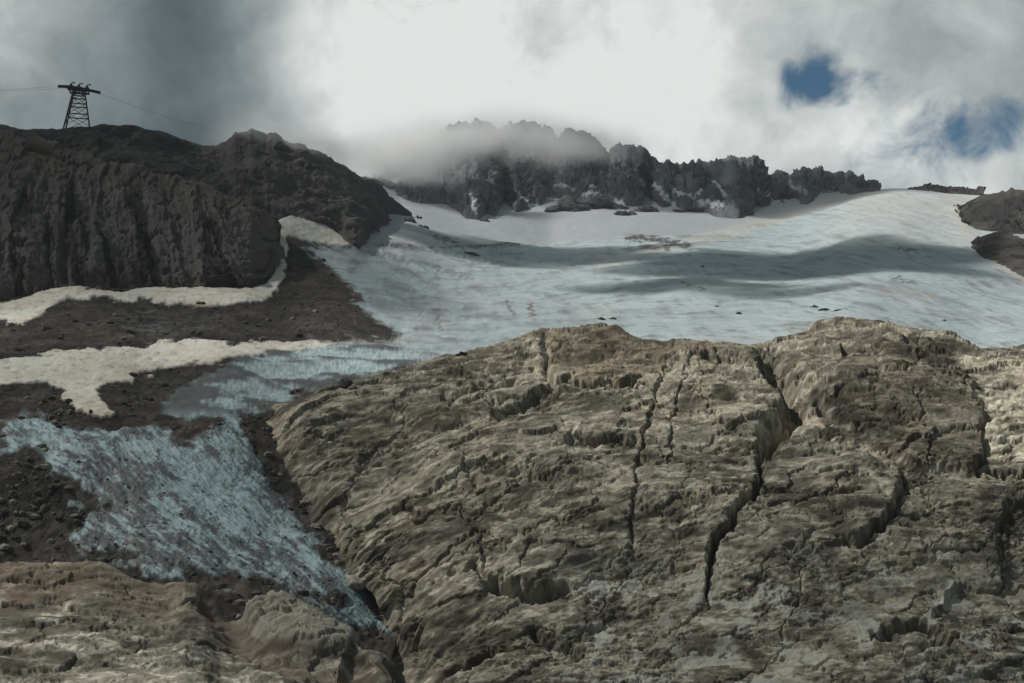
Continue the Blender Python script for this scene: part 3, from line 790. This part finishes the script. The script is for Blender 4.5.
c_top = curve([(-160, 92), (0, 131), (50, 144), (100, 160), (170, 173), (220, 190), (250, 203), (268, 212), (282, 226)])
c_base = curve([(-160, 314), (0, 304), (30, 297), (50, 291), (200, 291), (250, 288), (266, 281), (277, 264), (282, 244)])
tag(loft('cliff', -420, 282, 900, 230, c_top, c_base, lambda X: np.interp(X, [-160, 0, 200, 250, 282], [720, 715, 705, 700, 715]), lambda X, Y: DA(X, Y) + 3,
         cliff_relief, cliff_col, M_cliff, prof=1.5), 'dark fluted rock cliff rising above the cream snow strip', 'cliff', kind='structure')


# hill behind, carrying the pylon
def hill_relief(u_, v_, rr, px, py):
    k = ss(1.0, .9, rr) * .7 + .3
    wv_ = fbm(u_ / 10, v_ / 10, 4, 426, .6) * 9
    h1, e1 = cells((u_ + wv_) / 20, (v_ + wv_) / 18, 427); h2, e2 = cells((u_ + wv_) / 7, (v_ - wv_) / 6, 428)
    k = k + 0 * h1
    return (h1 * 2.2 + h2 * .8 - .7 * ss(.1, 0, e1)) * ss(1.0, .85, rr) + k * (fbm(u_ / 60, v_ / 60, 4, 421) * 7 + fbm(u_ / 24, v_ / 50, 4, 422, kind=2) * 4.5 + fbm(u_ / 14, v_ / 8, 5, 423, kind=1) * 1.4) + fbm(u_ / 5, v_ / 5, 3, 424) * .7


def hill_col(u_, v_, rr, px, py):
    a = fbm(u_ / 60, v_ / 60, 4, 430); b = fbm(u_ / 12, v_ / 12, 5, 431, .6)
    c = lerp(np.array([.070, .062, .058]), np.array([.034, .034, .036]), E(ss(-.2, .2, a + b * .7)))
    return c


h_top = curve([(-160, 116), (0, 123.5), (20, 129), (45, 128), (75, 127.5), (90, 125), (102, 123.5), (130, 125), (160, 131), (180, 138), (200, 144), (215, 146), (226, 139), (236, 133), (247, 129), (262, 128), (276, 133), (290, 141), (310, 148), (330, 157), (355, 170), (372, 180), (385, 190), (400, 203), (412, 214)])
h_top_ = h_top
h_top = lambda X: h_top_(X) + (7 * fbm(X / 16, X * 0 + .3, 4, 431, .6) + 1) * ss(195, 235, X) * ss(412, 390, X)
h_base = curve([(-160, 200), (100, 215), (262, 240), (285, 224), (300, 220), (315, 221), (333, 228), (354, 246), (364, 243), (370, 234), (385, 224), (392, 216), (404, 214.5), (412, 215)])
h_dtop = lambda X: np.interp(X, [-160, 0, 75, 150, 200, 262, 330, 412], [880, 890, 910, 960, 1040, 1120, 1220, 1330])
tag(loft('hill', -420, 412, 860, 200, h_top, h_base, h_dtop, lambda X, Y: np.where(X < 268, 735, DA(X, Y) + 2), hill_relief, hill_col, M_far, prof=1.15,
         back=((20, -.5), (60, -6), (140, -30), (260, -90))), 'dark rounded rock hill behind the cliff, carrying the cableway tower', 'hill', kind='structure')


# jagged ridge
POCKETS = [([(556, 187), (566, 188), (573, 190)], 1.8), ([(590, 187.5), (598, 189)], 1.3), ([(548, 199), (562, 202), (578, 206)], 1.9), ([(584, 195), (600, 199), (622, 204)], 2.0), ([(676, 196), (690, 199), (702, 196)], 2.2),
           ([(625, 174), (628, 176)], 1.0), ([(600, 204), (622, 208)], 1.2), ([(470, 205), (476, 214)], 1.4), ([(520, 192), (530, 206)], 1.3), ([(655, 185), (666, 200)], 1.6), ([(662, 196), (676, 206)], 1.4), ([(716, 186), (728, 204)], 1.6), ([(760, 190), (772, 203)], 1.5), ([(790, 188), (806, 198)], 1.4), ([(640, 180), (652, 196)], 1.2), ([(536, 205), (548, 210)], 1.4), ([(700, 205), (722, 211)], 1.6)]


def ridge_relief(u_, v_, rr, px, py):
    w = fbm(u_ / 70, v_ / 40, 4, 441) * 40
    a = fbm((u_ + w) / 40, v_ / 130, 5, 442, .6, kind=2) * 8
    b = fbm((u_ + w) / 20, v_ / 30, 5, 443, .62, kind=2) * 6
    c = fbm((u_ + .3 * w) / 8, v_ / 26, 4, 446, .6, kind=2) * 3.2
    wv_ = fbm(u_ / 12, v_ / 12, 4, 447, .6) * 14
    h1, e1 = cells((u_ + wv_) / 26, (v_ - wv_) / 55, 448); h2, e2 = cells((u_ + wv_) / 10, (v_ + wv_) / 20, 449)
    f_ = h1 * 7 + h2 * 2.6 - 4 * ss(.12, 0, e1) - 1.4 * ss(.14, 0, e2)
    return (a * .6 * ss(1.1, .7, rr) + b * .5 * ss(1.15, .8, rr) + c * .6 * ss(1.3, .8, rr) + f_ * ss(1.25, .85, rr)) * ss(-.05, .2, rr)


def ridge_col(u_, v_, rr, px, py):
    a = fbm(u_ / 50, v_ / 80, 4, 450); b = fbm(u_ / 14, v_ / 20, 5, 451, .6)
    c = lerp(np.array([.13, .145, .155]), np.array([.055, .063, .07]), E(ss(-.3, .35, a + .7 * b)))
    jn = fbm(px / 5, py / 3, 4, 455, .6)
    for pts, w_ in POCKETS:                                  # old snow lying on ledges
        d_, _, _ = line_d(px, py, pts); c = lerp(c, np.array([.52, .55, .57]), E(ss(w_ + .6, w_ - .6, d_ + 4 * jn)))
    return c


r_pts = [(230, 215), (300, 200), (350, 178), (380, 178), (400, 168), (420, 150), (437, 137), (448, 124), (460, 121), (470, 123), (478, 119), (488, 121), (497, 129), (503, 127), (512, 122), (525, 121), (540, 123), (550, 127), (555, 137), (560, 134), (566, 130), (578, 131), (590, 135), (599, 140), (604, 148), (608, 152),
         (613, 145), (620, 142), (632, 144), (643, 147), (652, 156), (660, 164), (668, 165), (676, 162), (690, 163), (702, 161), (708, 163), (716, 159), (724, 157), (733, 156), (738, 160), (745, 157), (754, 156), (760, 161), (766, 170), (772, 175), (777, 170), (784, 172), (789, 178), (794, 173), (803, 168), (814, 171), (824, 170), (832, 173), (845, 174), (856, 181), (864, 186), (880, 190)]
rt_ = curve(r_pts)
r_top = lambda X: rt_(X) + 4.0 * fbm(X / 9.0, X * 0 + .5, 4, 460, .55, kind=1)
r_base = curve([(230, 225), (300, 212), (330, 200), (360, 190), (384, 186), (392, 194), (404, 201), (420, 205), (446, 206), (456, 212), (466, 220), (476, 221), (486, 215), (494, 218), (499, 211), (503, 199), (509, 205), (516, 214), (524, 210), (540, 206), (546, 199), (556, 200), (566, 205), (590, 205), (600, 204), (628, 206), (640, 206), (646, 194), (652, 200), (662, 208), (672, 206), (684, 210), (700, 211), (716, 218), (738, 220), (750, 214), (755, 206), (762, 209), (772, 203), (790, 206), (804, 207), (812, 203), (820, 196), (850, 194), (866, 191), (880, 191)])
tag(loft('mountain_ridge', 230, 880, 1000, 150, r_top, r_base, lambda X: np.interp(X, [330, 880], [1740, 1720]), lambda X, Y: DA(X, Y) + 4, ridge_relief, ridge_col, M_far, prof=1.0,
         back=((15, -3), (40, -20), (90, -70), (160, -150)), sink=14), 'jagged dark rock ridge with towers half lost in cloud', 'ridge', kind='structure')


def crag_relief(u_, v_, rr, px, py):
    wv_ = fbm(u_ / 8, v_ / 8, 4, 474, .6) * 8
    h1, e1 = cells((u_ + wv_) / 16, (v_ + wv_) / 12, 475); h2, e2 = cells((u_ + wv_) / 6, (v_ - wv_) / 5, 476)
    return (h1 * 3.5 + h2 * 1.3 - 1.2 * ss(.12, 0, e1)) * ss(-.05, .2, rr) + (fbm(u_ / 22, v_ / 14, 5, 471, .55, kind=1) * 3 + fbm(u_ / 45, v_ / 45, 3, 472) * 5) * ss(-.05, .2, rr) + fbm(u_ / 5, v_ / 5, 3, 473) * .8


def crag_col(u_, v_, rr, px, py):
    a = fbm(u_ / 30, v_ / 16, 5, 480, .6)
    return lerp(np.array([.075, .068, .062]), np.array([.033, .032, .032]), E(ss(-.18, .18, a)))


for x0, x1, tp, bs, db, lb in ((955, 1420, [(955, 209), (965, 203), (980, 196), (990, 193.5), (1002, 190), (1024, 192), (1174, 200)], [(955, 210), (962, 222), (975, 229), (992, 232), (1024, 235), (1174, 262)], 60, 'upper dark rock outcrop on the glacier right rim'),
                               (973, 1420, [(973, 247), (980, 237), (990, 233), (1004, 232), (1024, 237), (1174, 270)], [(973, 249), (984, 257), (1000, 265), (1024, 277), (1174, 335)], 50, 'lower brown rock outcrop below a thin snow line on the right rim'),
                               (908, 985, [(908, 189), (918, 187), (930, 185.5), (945, 186.5), (960, 188), (985, 190)], [(908, 190), (930, 191), (960, 194), (985, 196)], 20, 'low thin dark rock rib on the skyline right of the glacier crest')):
    tag(loft('rock_outcrop', x0, x1, int((x1 - x0) * 1.6) + 40, 60, curve(tp), curve(bs), lambda X, bs=bs, db=db: DA(X, curve(bs)(X)) + db, lambda X, Y: DA(X, Y) + 3, crag_relief, crag_col, M_far,
             back=((10, -2), (30, -12), (60, -40)), sink=10), lb, 'rock outcrop', 'rock outcrops on the glacier rim')


# ================================================================== lumps: rock islands in the snow and boulders
def lump_mesh(name, c, sx, sy, sz, tilt, seed, mat, col, sub=4):
    bm = bmesh.new(); bmesh.ops.create_icosphere(bm, subdivisions=sub, radius=1.0)
    V = np.array([v.co[:] for v in bm.verts])
    a = fbm(V[:, 0] * 1.1 + V[:, 2] * .6 + seed, V[:, 1] * 1.1 - V[:, 2] * .8 + seed * 2, 4, seed % 50, .55)
    b = fbm(V[:, 0] * 2.6 - V[:, 2] + seed, V[:, 1] * 2.2 + V[:, 2] * 1.9, 4, seed % 50 + 3, .55, kind=1)
    V = V * (1 + 1.3 * a + .45 * b)[:, None]
    V = V * np.array([sx, sy, sz])
    ca, sa_ = math.cos(tilt), math.sin(tilt)
    V = np.stack([V[:, 0] * ca - V[:, 2] * sa_, V[:, 1], V[:, 0] * sa_ + V[:, 2] * ca], 1)
    F = np.array([[v.index for v in f.verts] for f in bm.faces]); bm.free()
    colr = np.array(col) * np.clip(1 + .8 * b, .4, 1.8)[:, None]
    o = mesh_obj(name, V, F, mat, colr)
    o.location = tuple(np.array(c))
    return o


isl = [(569, 211, 44, 15, -.12, 'largest dark rock island in the snow under the notched ridge towers'), (606, 208, 46, 11, -.22, 'long slanting rock island right of the largest one in the snow'),
       (627, 215, 20, 7, -.1, 'small low rock island below the end of the slanting one'), (645, 212, 22, 8, 0, 'rock island just left of a pointed snow gully'),
       (691, 212, 30, 7, 0, 'flat wide rock island below the low part of the ridge'), (735, 214, 32, 14, .05, 'rounded rock island at the foot of the thin mist wisp'),
       (409, 222, 11, 6, -.2, 'small rock island left of centre on the snow below the mist'), (418, 217, 6, 5, -.5, 'tiny upright rock island at the tip of the dark hill'),
       (422, 228, 11, 4, -.2, 'small flat rock island in the snow below the dark hill tip'), (470, 254, 15, 4, -.1, 'lone narrow dark rock poking out of grey ice below the snowfield'),
       (368, 226, 18, 6, -.55, 'slanting rock rib in snow at the foot of the dark hill'), (381, 222, 12, 4, -.6, 'thin slanting rock rib beside the dark hill foot'),
       (483, 222, 10, 5, 0, 'small rock island under the left ridge buttress'), (560, 187, 20, 6, -.2, 'snow-free rock step between two small snow pockets on the ridge')]
for i, (px, py, w_, h_, tl, lb) in enumerate(isl[:13]):
    p = ground_at(px, py); d_ = p[1]; k = d_ / FPX
    o = lump_mesh('rock_island', p + np.array([0, 2, 0]), w_ / 2 * k, max(w_, 12) / 3 * k, h_ / 2 * k * 1.25, tl, 20 + i * 5, M_far, (.075, .08, .083))
    tag(o, lb, 'rock island', 'rock islands in the upper snowfield')
def project(P):
    f = P[..., 1] * CF[1] + P[..., 2] * CF[2]; up = P[..., 1] * CU[1] + P[..., 2] * CU[2]
    return 512 + FPX * P[..., 0] / f, 341.5 - FPX * up / f


ALLP = np.concatenate([PA.reshape(-1, 3), PB.reshape(-1, 3), PC.reshape(-1, 3)]); APX, APY = project(ALLP)


def surface_at(px, py):
    """the rock, ice or rubble point that lies uppermost there"""
    m = (APX - px) ** 2 + (APY - py) ** 2 < 6
    c = ALLP[m] if m.any() else ground_at(px, py)[None]
    return c[np.argmin(c[:, 1])]


bld = [(345, 381, 13, 12, .04, 'dark upright boulder at the ice edge where the dome begins'), (331, 385, 14, 6, .20, 'pale wedge boulder left of the dark upright boulder'), (354, 385, 11, 6, .21, 'pale squarish boulder right of the dark upright boulder'),
       (200, 301, 9, 4, .05, 'lone brown boulder on the cream snow strip under the cliff'), (305, 499, 13, 7, .22, 'small pale boulder in the gully beside the ice tongue'), (317, 523, 14, 5, .2, 'pale flat slab boulder in the gully below the small pale one'),
       (358, 581, 22, 12, .30, 'largest cream boulder beside the lower end of the ice tongue'), (462, 351, 12, 4.5, .05, 'dark flat boulder on the dome crest against the ice'),
       (602, 316.5, 9, 2.8, .07, 'left of two small dark boulders on the ice above the dome'), (613, 316, 7, 2.4, .07, 'right of two small dark boulders on the ice above the dome'), (740, 311, 7, 3, .08, 'single dark boulder on smooth ice between dome bumps'),
       (814, 304, 7, 2.8, .07, 'upper left boulder of the dark trio on the ice'), (824, 307, 12, 3.2, .06, 'middle and widest boulder of the dark trio on the ice'), (836, 308, 7, 2.4, .07, 'lower right boulder of the dark trio on the ice'),
       (703, 264, 4, 2.4, .08, 'tiny dark boulder high on the shaded ice'), (945, 318, 3.5, 2.2, .08, 'tiny dark boulder on open ice at far right'), (718, 304, 4, 2.2, .08, 'tiny dark boulder left of the single boulder on smooth ice'),
       (317, 309, 5, 3, .3, 'small pale boulder on the dark moraine slope'), (10, 322, 10, 4, .3, 'pale rock lump on the moraine at far left below the snow strip')]
for i, (px, py, w_, h_, al, lb) in enumerate(bld):
    p = surface_at(px, py + h_ * .25)
    k = p[1] / FPX
    o = lump_mesh('boulder', p, w_ / 2 * k, w_ / 2.6 * k, h_ / 2 * k * 1.1, random.uniform(-.15, .15), 60 + i * 4, M_rock, (al, al * .93, al * .80), 3)
    tag(o, lb, 'boulder', 'boulders lying on the ice and moraine')


# loose scree on the moraine and its margins: thousands of stones, one object
def scree(name, n, weight, mat, lb, smin, smax, seed, albs):
    rng = np.random.RandomState(seed)
    w_ = np.clip(weight[:NR], 0, 1) * np.gradient(GY[:NR], axis=0).__abs__()
    w_ = (w_ / w_.sum()).ravel(); idx = rng.choice(w_.size, n, p=w_)
    base = PA[:NR].reshape(-1, 3)[idx] + rng.randn(n, 3) * .15
    bm = bmesh.new(); bmesh.ops.create_icosphere(bm, subdivisions=1, radius=1)
    U = np.array([q.co[:] for q in bm.verts]); F = np.array([[q.index for q in f.verts] for f in bm.faces]); bm.free()
    sz = smin * (smax / smin) ** (rng.rand(n) ** 3.4)
    ax = rng.rand(n, 3) * np.array([.8, .8, .5]) + np.array([.6, .6, .45]); th = rng.rand(n) * 6.28
    V = U[None] * (1 + .5 * (rng.rand(n, len(U), 1) - .5)) * ax[:, None] * sz[:, None, None]
    c_, s_ = np.cos(th)[:, None], np.sin(th)[:, None]
    V = np.stack([V[..., 0] * c_ - V[..., 1] * s_, V[..., 0] * s_ + V[..., 1] * c_, V[..., 2]], -1) + base[:, None]
    al = np.array(albs)[rng.randint(0, len(albs), n)] * (.6 + .8 * rng.rand(n, 1))
    colr = np.repeat(al[:, None], len(U), 1)
    Fa = (F[None] + (np.arange(n) * len(U))[:, None, None]).reshape(-1, 3)
    return tag(mesh_obj(name, V.reshape(-1, 3), Fa, mat, colr.reshape(-1, 3), smooth=False), lb, 'scree', None, 'stuff')


M_stone = material('scree_stone', scales=(1.0, 4.0), var=.25, bump=.4, bdist=.2)
left = ss(440, 400, GX)
cl_ = ss(-.05, .25, fbm(wx / 25, wy / 25, 4, 501, .6))
scree('scree', 9000, (1 - m_any) * left * (.15 + cl_), M_stone, 'loose brown and grey stones strewn over the dark moraine', .18, 1.8, 5,
      [(.06, .052, .044), (.09, .08, .068), (.15, .135, .11), (.05, .046, .042), (.20, .185, .155)])
scree('rubble', 1300, m_ice * tng * deb_ice, M_stone, 'small dark stones melted out on the ice tongue', .10, .5, 6,
      [(.06, .056, .05), (.10, .092, .08), (.05, .046, .042)])


# ================================================================== cableway tower and ropes
M_steel = material('tower_steel', rough=.6, attr=False, base=(.035, .042, .05), bump=0, scales=(.5, 2))


def bars(name, segs, r, parent):
    """square steel sections between pairs of points, as one part"""
    Pv, Fv = [], []
    for s in segs:
        a, b = np.array(s[0], float), np.array(s[1], float); rr = s[2] if len(s) > 2 else r
        t = b - a; t /= np.linalg.norm(t); h = np.array([0, 0, 1.0]) if abs(t[2]) < .9 else np.array([0, 1.0, 0])
        p = np.cross(t, h); p /= np.linalg.norm(p); q = np.cross(t, p); i0 = len(Pv)
        for e in (a, b):
            for sx, sy in ((-1, -1), (1, -1), (1, 1), (-1, 1)): Pv.append(e + (p * sx + q * sy) * rr)
        Fv += [[i0 + j for j in f] for f in ((0, 1, 5, 4), (1, 2, 6, 5), (2, 3, 7, 6), (3, 0, 4, 7), (3, 2, 1, 0), (4, 5, 6, 7))]
    return mesh_obj(name, np.array(Pv), np.array(Fv), M_steel, None, parent, smooth=False)


TD = 905.0
tb = at(77.5, 127.5, TD)                                    # tower foot
tw = bpy.data.objects.new('cableway_tower', None); COL.objects.link(tw); tw.location = tuple(tb)
tw.rotation_euler = (0, 0, R(14))
tag(tw, 'dark steel lattice cableway tower with splayed legs on the hilltop', 'cableway tower')
H = 24.5
bx_, by_, tx_, ty_ = 8.6, 6.5, 3.7, 3.0


def lp(sx, sy, f): return np.array([sx * lerp(bx_, tx_, f), sy * lerp(by_, ty_, f), lerp(-4.0, H, f)])


cor = [(-1, -1), (1, -1), (1, 1), (-1, 1)]
for c_ in cor: bars('leg', [(lp(*c_, 0), lp(*c_, 1))], .46, tw)
lev = [.12, .42, .68, .88, 1.0]
for i in range(4):
    a, b = cor[i], cor[(i + 1) % 4]; sg = []
    for k in range(4):
        sg += [(lp(*a, lev[k]), lp(*b, lev[k + 1])), (lp(*b, lev[k]), lp(*a, lev[k + 1]))]
    bars('bracing', sg, .14, tw)
for f in lev[1:]:
    bars('girder', [(lp(*cor[i], f), lp(*cor[(i + 1) % 4], f)) for i in range(4)], .32, tw)
bars('platform', [((-6.5, -3.2, H + .4), (6.5, -3.2, H + .4), .55), ((-6.5, 3.2, H + .4), (6.5, 3.2, H + .4), .55)] + [((x, -3.4, H + .4), (x, 3.4, H + .4), .4) for x in (-6, -3, 0, 3, 6)], .5, tw)
# cable saddles: long shoes running along the rope
for yy, zz, x0, x1 in ((-3.6, H + 1.9, -13.5, 8.0), (3.6, H + 3.6, -8.0, 13.5)):
    n_ = 12; pts = [(lerp(x0, x1, i / n_), yy, zz - 1.6 * (i / n_ - .5) ** 2 * 4 * .55 - (lerp(x0, x1, i / n_)) * .06) for i in range(n_ + 1)]
    sad = bars('saddle', [(pts[i], pts[i + 1], .8) for i in range(n_)], .8, tw)
    for x in (-4, -1.5, 1.5, 4): bars('hanger', [((x, yy, H + .4), (x, yy, zz - x * .06))], .3, sad)
for x in (-5.0, 0.0, 5.2):
    z0 = H + 3.2 - x * .06
    bars('derrick_arm', [((x - 1.6, 0, z0), (x - .4, 0, z0 + 2.4)), ((x - .4, 0, z0 + 2.4), (x + 1.6, 0, z0 + 3.4)), ((x - .4, 0, z0 + 2.4), (x + 1.0, 0, z0)), ((x + 1.6, 0, z0 + 3.4), (x + 1.9, 0, z0 + 2.4))], .3, tw)
    bars('crossbeam', [((x, -4, z0), (x, 4, z0))], .5, tw)


def rope(name, pts, r, lb):
    P = np.array(pts, float); T = np.gradient(P, axis=0); T /= np.linalg.norm(T, axis=1, keepdims=True)
    A = np.cross(T, [0, 0, 1.0]); A /= np.linalg.norm(A, axis=1, keepdims=True); B = np.cross(T, A)
    rr = np.interp(P[:, 0], [tb[0] + 5, tb[0] + 60], [r, r * .4])[:, None]
    ring = [P + (A * math.cos(q) + B * math.sin(q)) * rr for q in np.linspace(0, 2 * math.pi, 7)]
    V = np.stack(ring, 1)
    o = mesh_obj(name, V.reshape(-1, 3), grid_faces(len(P), 7), M_steel)
    return tag(o, lb, 'cable', 'ropes of the cableway')


cz, sz_ = math.cos(R(14)), math.sin(R(14))
def tl(x, y, z): return np.array((tb[0] + x * cz - y * sz_, tb[1] + x * sz_ + y * cz, tb[2] + z))
for yy, zz, x0, x1, ly, lb in ((-3.6, H + 1.9, -13.5, 8.0, 92.5, 'lower of the two thin ropes running off left from the tower'), (3.6, H + 3.6, -8.0, 13.5, 87.0, 'upper of the two thin ropes running off left from the tower')):
    a = tl(x0, yy, zz - .88 - x0 * .06); b = at(-320, ly, 800)
    pts = [tuple(lerp(a, b, f) - np.array([0, 0, 3 * 4 * f * (1 - f)])) for f in np.linspace(0, 1, 16)]
    m_ = [tuple(tl(x, yy, zz + .3 - x * .06)) for x in np.linspace(x0 + 3, x1 - 3, 5)]
    a2 = tl(x1, yy, zz - .88 - x1 * .06); b2 = at(420, 118, 1900)
    pts2 = [tuple(lerp(a2, b2, f) - np.array([0, 0, 36 * 4 * f * (1 - f)])) for f in np.linspace(0, 1, 30)]
    rope('cable', pts[::-1] + m_ + pts2, .055, lb)


# ================================================================== clouds: mist on the ridge, and unseen clouds placed overhead to shade the slopes
def volume_mat(name, dens, g=0.0, col=(.96, .97, .98)):
    m = bpy.data.materials.new(name); m.use_nodes = True; nt = m.node_tree
    nt.nodes.remove(nt.nodes['Principled BSDF'])
    v = nt.nodes.new('ShaderNodeVolumePrincipled'); v.inputs['Color'].default_value = (*col, 1); v.inputs['Density'].default_value = dens; v.inputs['Anisotropy'].default_value = g
    nt.links.new(v.outputs[0], nt.nodes['Material Output'].inputs['Volume'])
    return m, v


hm, hv = volume_mat('haze_air', .00004, 0.0, (.90, .95, 1.0))
bm = bmesh.new(); bmesh.ops.create_cube(bm, size=1.0)
V = np.array([q.co[:] for q in bm.verts]) * np.array([5200, 3600, 660]) + np.array([0, 1300, -76 + 330]); F = np.array([[q.index for q in f.verts] for f in bm.faces]); bm.free()
tag(mesh_obj('haze', V, F, hm, smooth=False), 'thin pale mountain air between the viewer and the far ridge', 'haze', None, 'stuff')


def lumpy(name, c, rad, seed, mat, amp=.3, rot=0.0):
    bm = bmesh.new(); bmesh.ops.create_icosphere(bm, subdivisions=5, radius=1.0)
    V = np.array([v.co[:] for v in bm.verts]); F = np.array([[v.index for v in f.verts] for f in bm.faces]); bm.free()
    a = fbm(V[:, 0] * 1.6 + V[:, 2] * .9 + seed, V[:, 1] * 1.6 - V[:, 2] * .7 + seed * 1.7, 5, seed, .55)
    V = V * (1 + amp * 1.6 * a)[:, None] * np.array(rad)
    o = mesh_obj(name, V, F, mat); o.location = tuple(c); o.rotation_euler = (0, 0, rot)
    return o


for i, (tx, ty, tz, L_, rad, tau, rot, lb) in enumerate((  # out-of-view clouds set along the sun direction to shade chosen slopes
        (-340, 900, 210, 900, (260, 350, 100), 1.7, 0, 'unseen cloud bank added overhead to shade the cliff and hill on the left'),
        (385, 1600, 400, 900, (260, 130, 70), 1.9, 0, 'long unseen cloud added overhead to shade the jagged ridge and its snowfield'),
        (215, 1010, 215, 800, (125, 130, 45), 4.0, -.5, 'ragged unseen cloud overhead shading the upper right of the glacier'),
        (105, 900, 190, 800, (60, 45, 25), 2.6, -.3, 'small ragged unseen cloud overhead shading the middle of the glacier'),
        (10, 1170, 260, 800, (140, 95, 40), 2.4, .1, 'thin unseen cloud overhead shading the upper middle of the glacier'),
        (150, 300, -10, 950, (230, 110, 45), .7, 0, 'thin unseen cloud added overhead to shade the lower bedrock'),
        (325, 985, 215, 860, (55, 45, 22), 2.2, .3, 'small tattered unseen cloud overhead shading the far right of the glacier'),
        (160, 830, 165, 840, (50, 26, 18), 1.4, -.4, 'thin shred of unseen cloud overhead shading the glacier above the dome'),
        (-150, 460, 60, 850, (120, 120, 40), .5, .2, 'thin unseen cloud added overhead to shade the snow bank and the ice tongue'))):
    m, _ = volume_mat('unseen_cloud_vapour', tau / (2 * rad[2]))
    o = lumpy('cloud', np.array([tx, ty, tz]) + SDIR * L_, rad, 31 + i * 6, m, .35 if rad[0] > 200 else .6, rot)
    tag(o, lb, 'cloud', 'unseen clouds overhead', 'stuff')

MIST = [  # px, py, distance, half width px, half height px, depth m, density
    (402, 158, 1500, 34, 22, 32, .050), (440, 148, 1530, 36, 20, 34, .055), (425, 172, 1520, 24, 12, 24, .030), (372, 158, 1480, 26, 20, 30, .030),
    (500, 143, 1630, 60, 15, 40, .022), (565, 138, 1640, 40, 15, 40, .018), (606, 146, 1640, 34, 13, 35, .012), (490, 138, 1640, 60, 13, 40, .010),
    (722, 190, 1600, 7, 26, 14, .016), (728, 206, 1590, 16, 7, 14, .012), (855, 182, 1620, 26, 9, 30, .008), (240, 130, 1090, 30, 13, 40, .014), (285, 138, 1150, 36, 15, 40, .014), (332, 156, 1230, 28, 13, 36, .013)]


def mist(name, items, lb):
    cs_, rs_ = [], []
    for px, py, d, hw, hh, dp, de in items:
        cs_.append(at(px, py, d)); rs_.append(np.array([hw * d / FPX, dp, hh * d / FPX]))
    lo = np.min([c - 2.0 * r for c, r in zip(cs_, rs_)], 0); hi = np.max([c + 2.0 * r for c, r in zip(cs_, rs_)], 0)
    m, v = volume_mat('ridge_mist', 0, .0, (.998, 1.0, 1.0)); nt = m.node_tree; N = nt.nodes; L = nt.links
    g = N.new('ShaderNodeNewGeometry')
    wn = N.new('ShaderNodeTexNoise'); wn.inputs['Scale'].default_value = 1 / 90; wn.inputs['Detail'].default_value = 4
    L.new(g.outputs['Position'], wn.inputs['Vector'])
    wp = N.new('ShaderNodeVectorMath'); wp.operation = 'MULTIPLY_ADD'; wp.inputs[1].default_value = (70,) * 3
    L.new(wn.outputs['Color'], wp.inputs[0]); L.new(g.outputs['Position'], wp.inputs[2])
    tot = None
    for c, r, it in zip(cs_, rs_, items):
        a = N.new('ShaderNodeVectorMath'); a.operation = 'SUBTRACT'; a.inputs[1].default_value = c + 35; L.new(wp.outputs[0], a.inputs[0])
        b = N.new('ShaderNodeVectorMath'); b.operation = 'DIVIDE'; b.inputs[1].default_value = r; L.new(a.outputs[0], b.inputs[0])
        dt = N.new('ShaderNodeVectorMath'); dt.operation = 'DOT_PRODUCT'; L.new(b.outputs[0], dt.inputs[0]); L.new(b.outputs[0], dt.inputs[1])
        ng = N.new('ShaderNodeMath'); ng.operation = 'MULTIPLY'; ng.inputs[1].default_value = -1; L.new(dt.outputs['Value'], ng.inputs[0])
        ex = N.new('ShaderNodeMath'); ex.operation = 'EXPONENT'; L.new(ng.outputs[0], ex.inputs[0])
        ad = N.new('ShaderNodeMath'); ad.operation = 'MULTIPLY_ADD'; ad.inputs[1].default_value = it[6]
        L.new(ex.outputs[0], ad.inputs[0])
        if tot is None: ad.inputs[2].default_value = 0
        else: L.new(tot, ad.inputs[2])
        tot = ad.outputs[0]
    n = N.new('ShaderNodeTexNoise'); n.inputs['Scale'].default_value = 1 / 70; n.inputs['Detail'].default_value = 6; n.inputs['Roughness'].default_value = .6
    L.new(g.outputs['Position'], n.inputs['Vector'])
    mr = N.new('ShaderNodeMapRange'); mr.inputs['From Min'].default_value = .36; mr.inputs['From Max'].default_value = .66; mr.inputs['To Max'].default_value = 2.0
    L.new(n.outputs['Fac'], mr.inputs['Value'])
    mu = N.new('ShaderNodeMath'); mu.operation = 'MULTIPLY'; L.new(tot, mu.inputs[0]); L.new(mr.outputs[0], mu.inputs[1])
    su = N.new('ShaderNodeMath'); su.operation = 'SUBTRACT'; su.inputs[1].default_value = .0004; su.use_clamp = True; L.new(mu.outputs[0], su.inputs[0])
    L.new(su.outputs[0], v.inputs['Density'])
    bm = bmesh.new(); bmesh.ops.create_cube(bm, size=1.0)
    V = np.array([q.co[:] for q in bm.verts]) * (hi - lo) + (hi + lo) / 2; F = np.array([[q.index for q in f.verts] for f in bm.faces]); bm.free()
    o = mesh_obj(name, V, F, m, smooth=False)
    return tag(o, lb, 'mist', None, 'stuff')


mist('mist', MIST[:11], 'bright white mist swallowing the left half of the jagged ridge')
mist('mist', MIST[11:], 'faint grey mist brushing the hilltop right of the cableway tower')
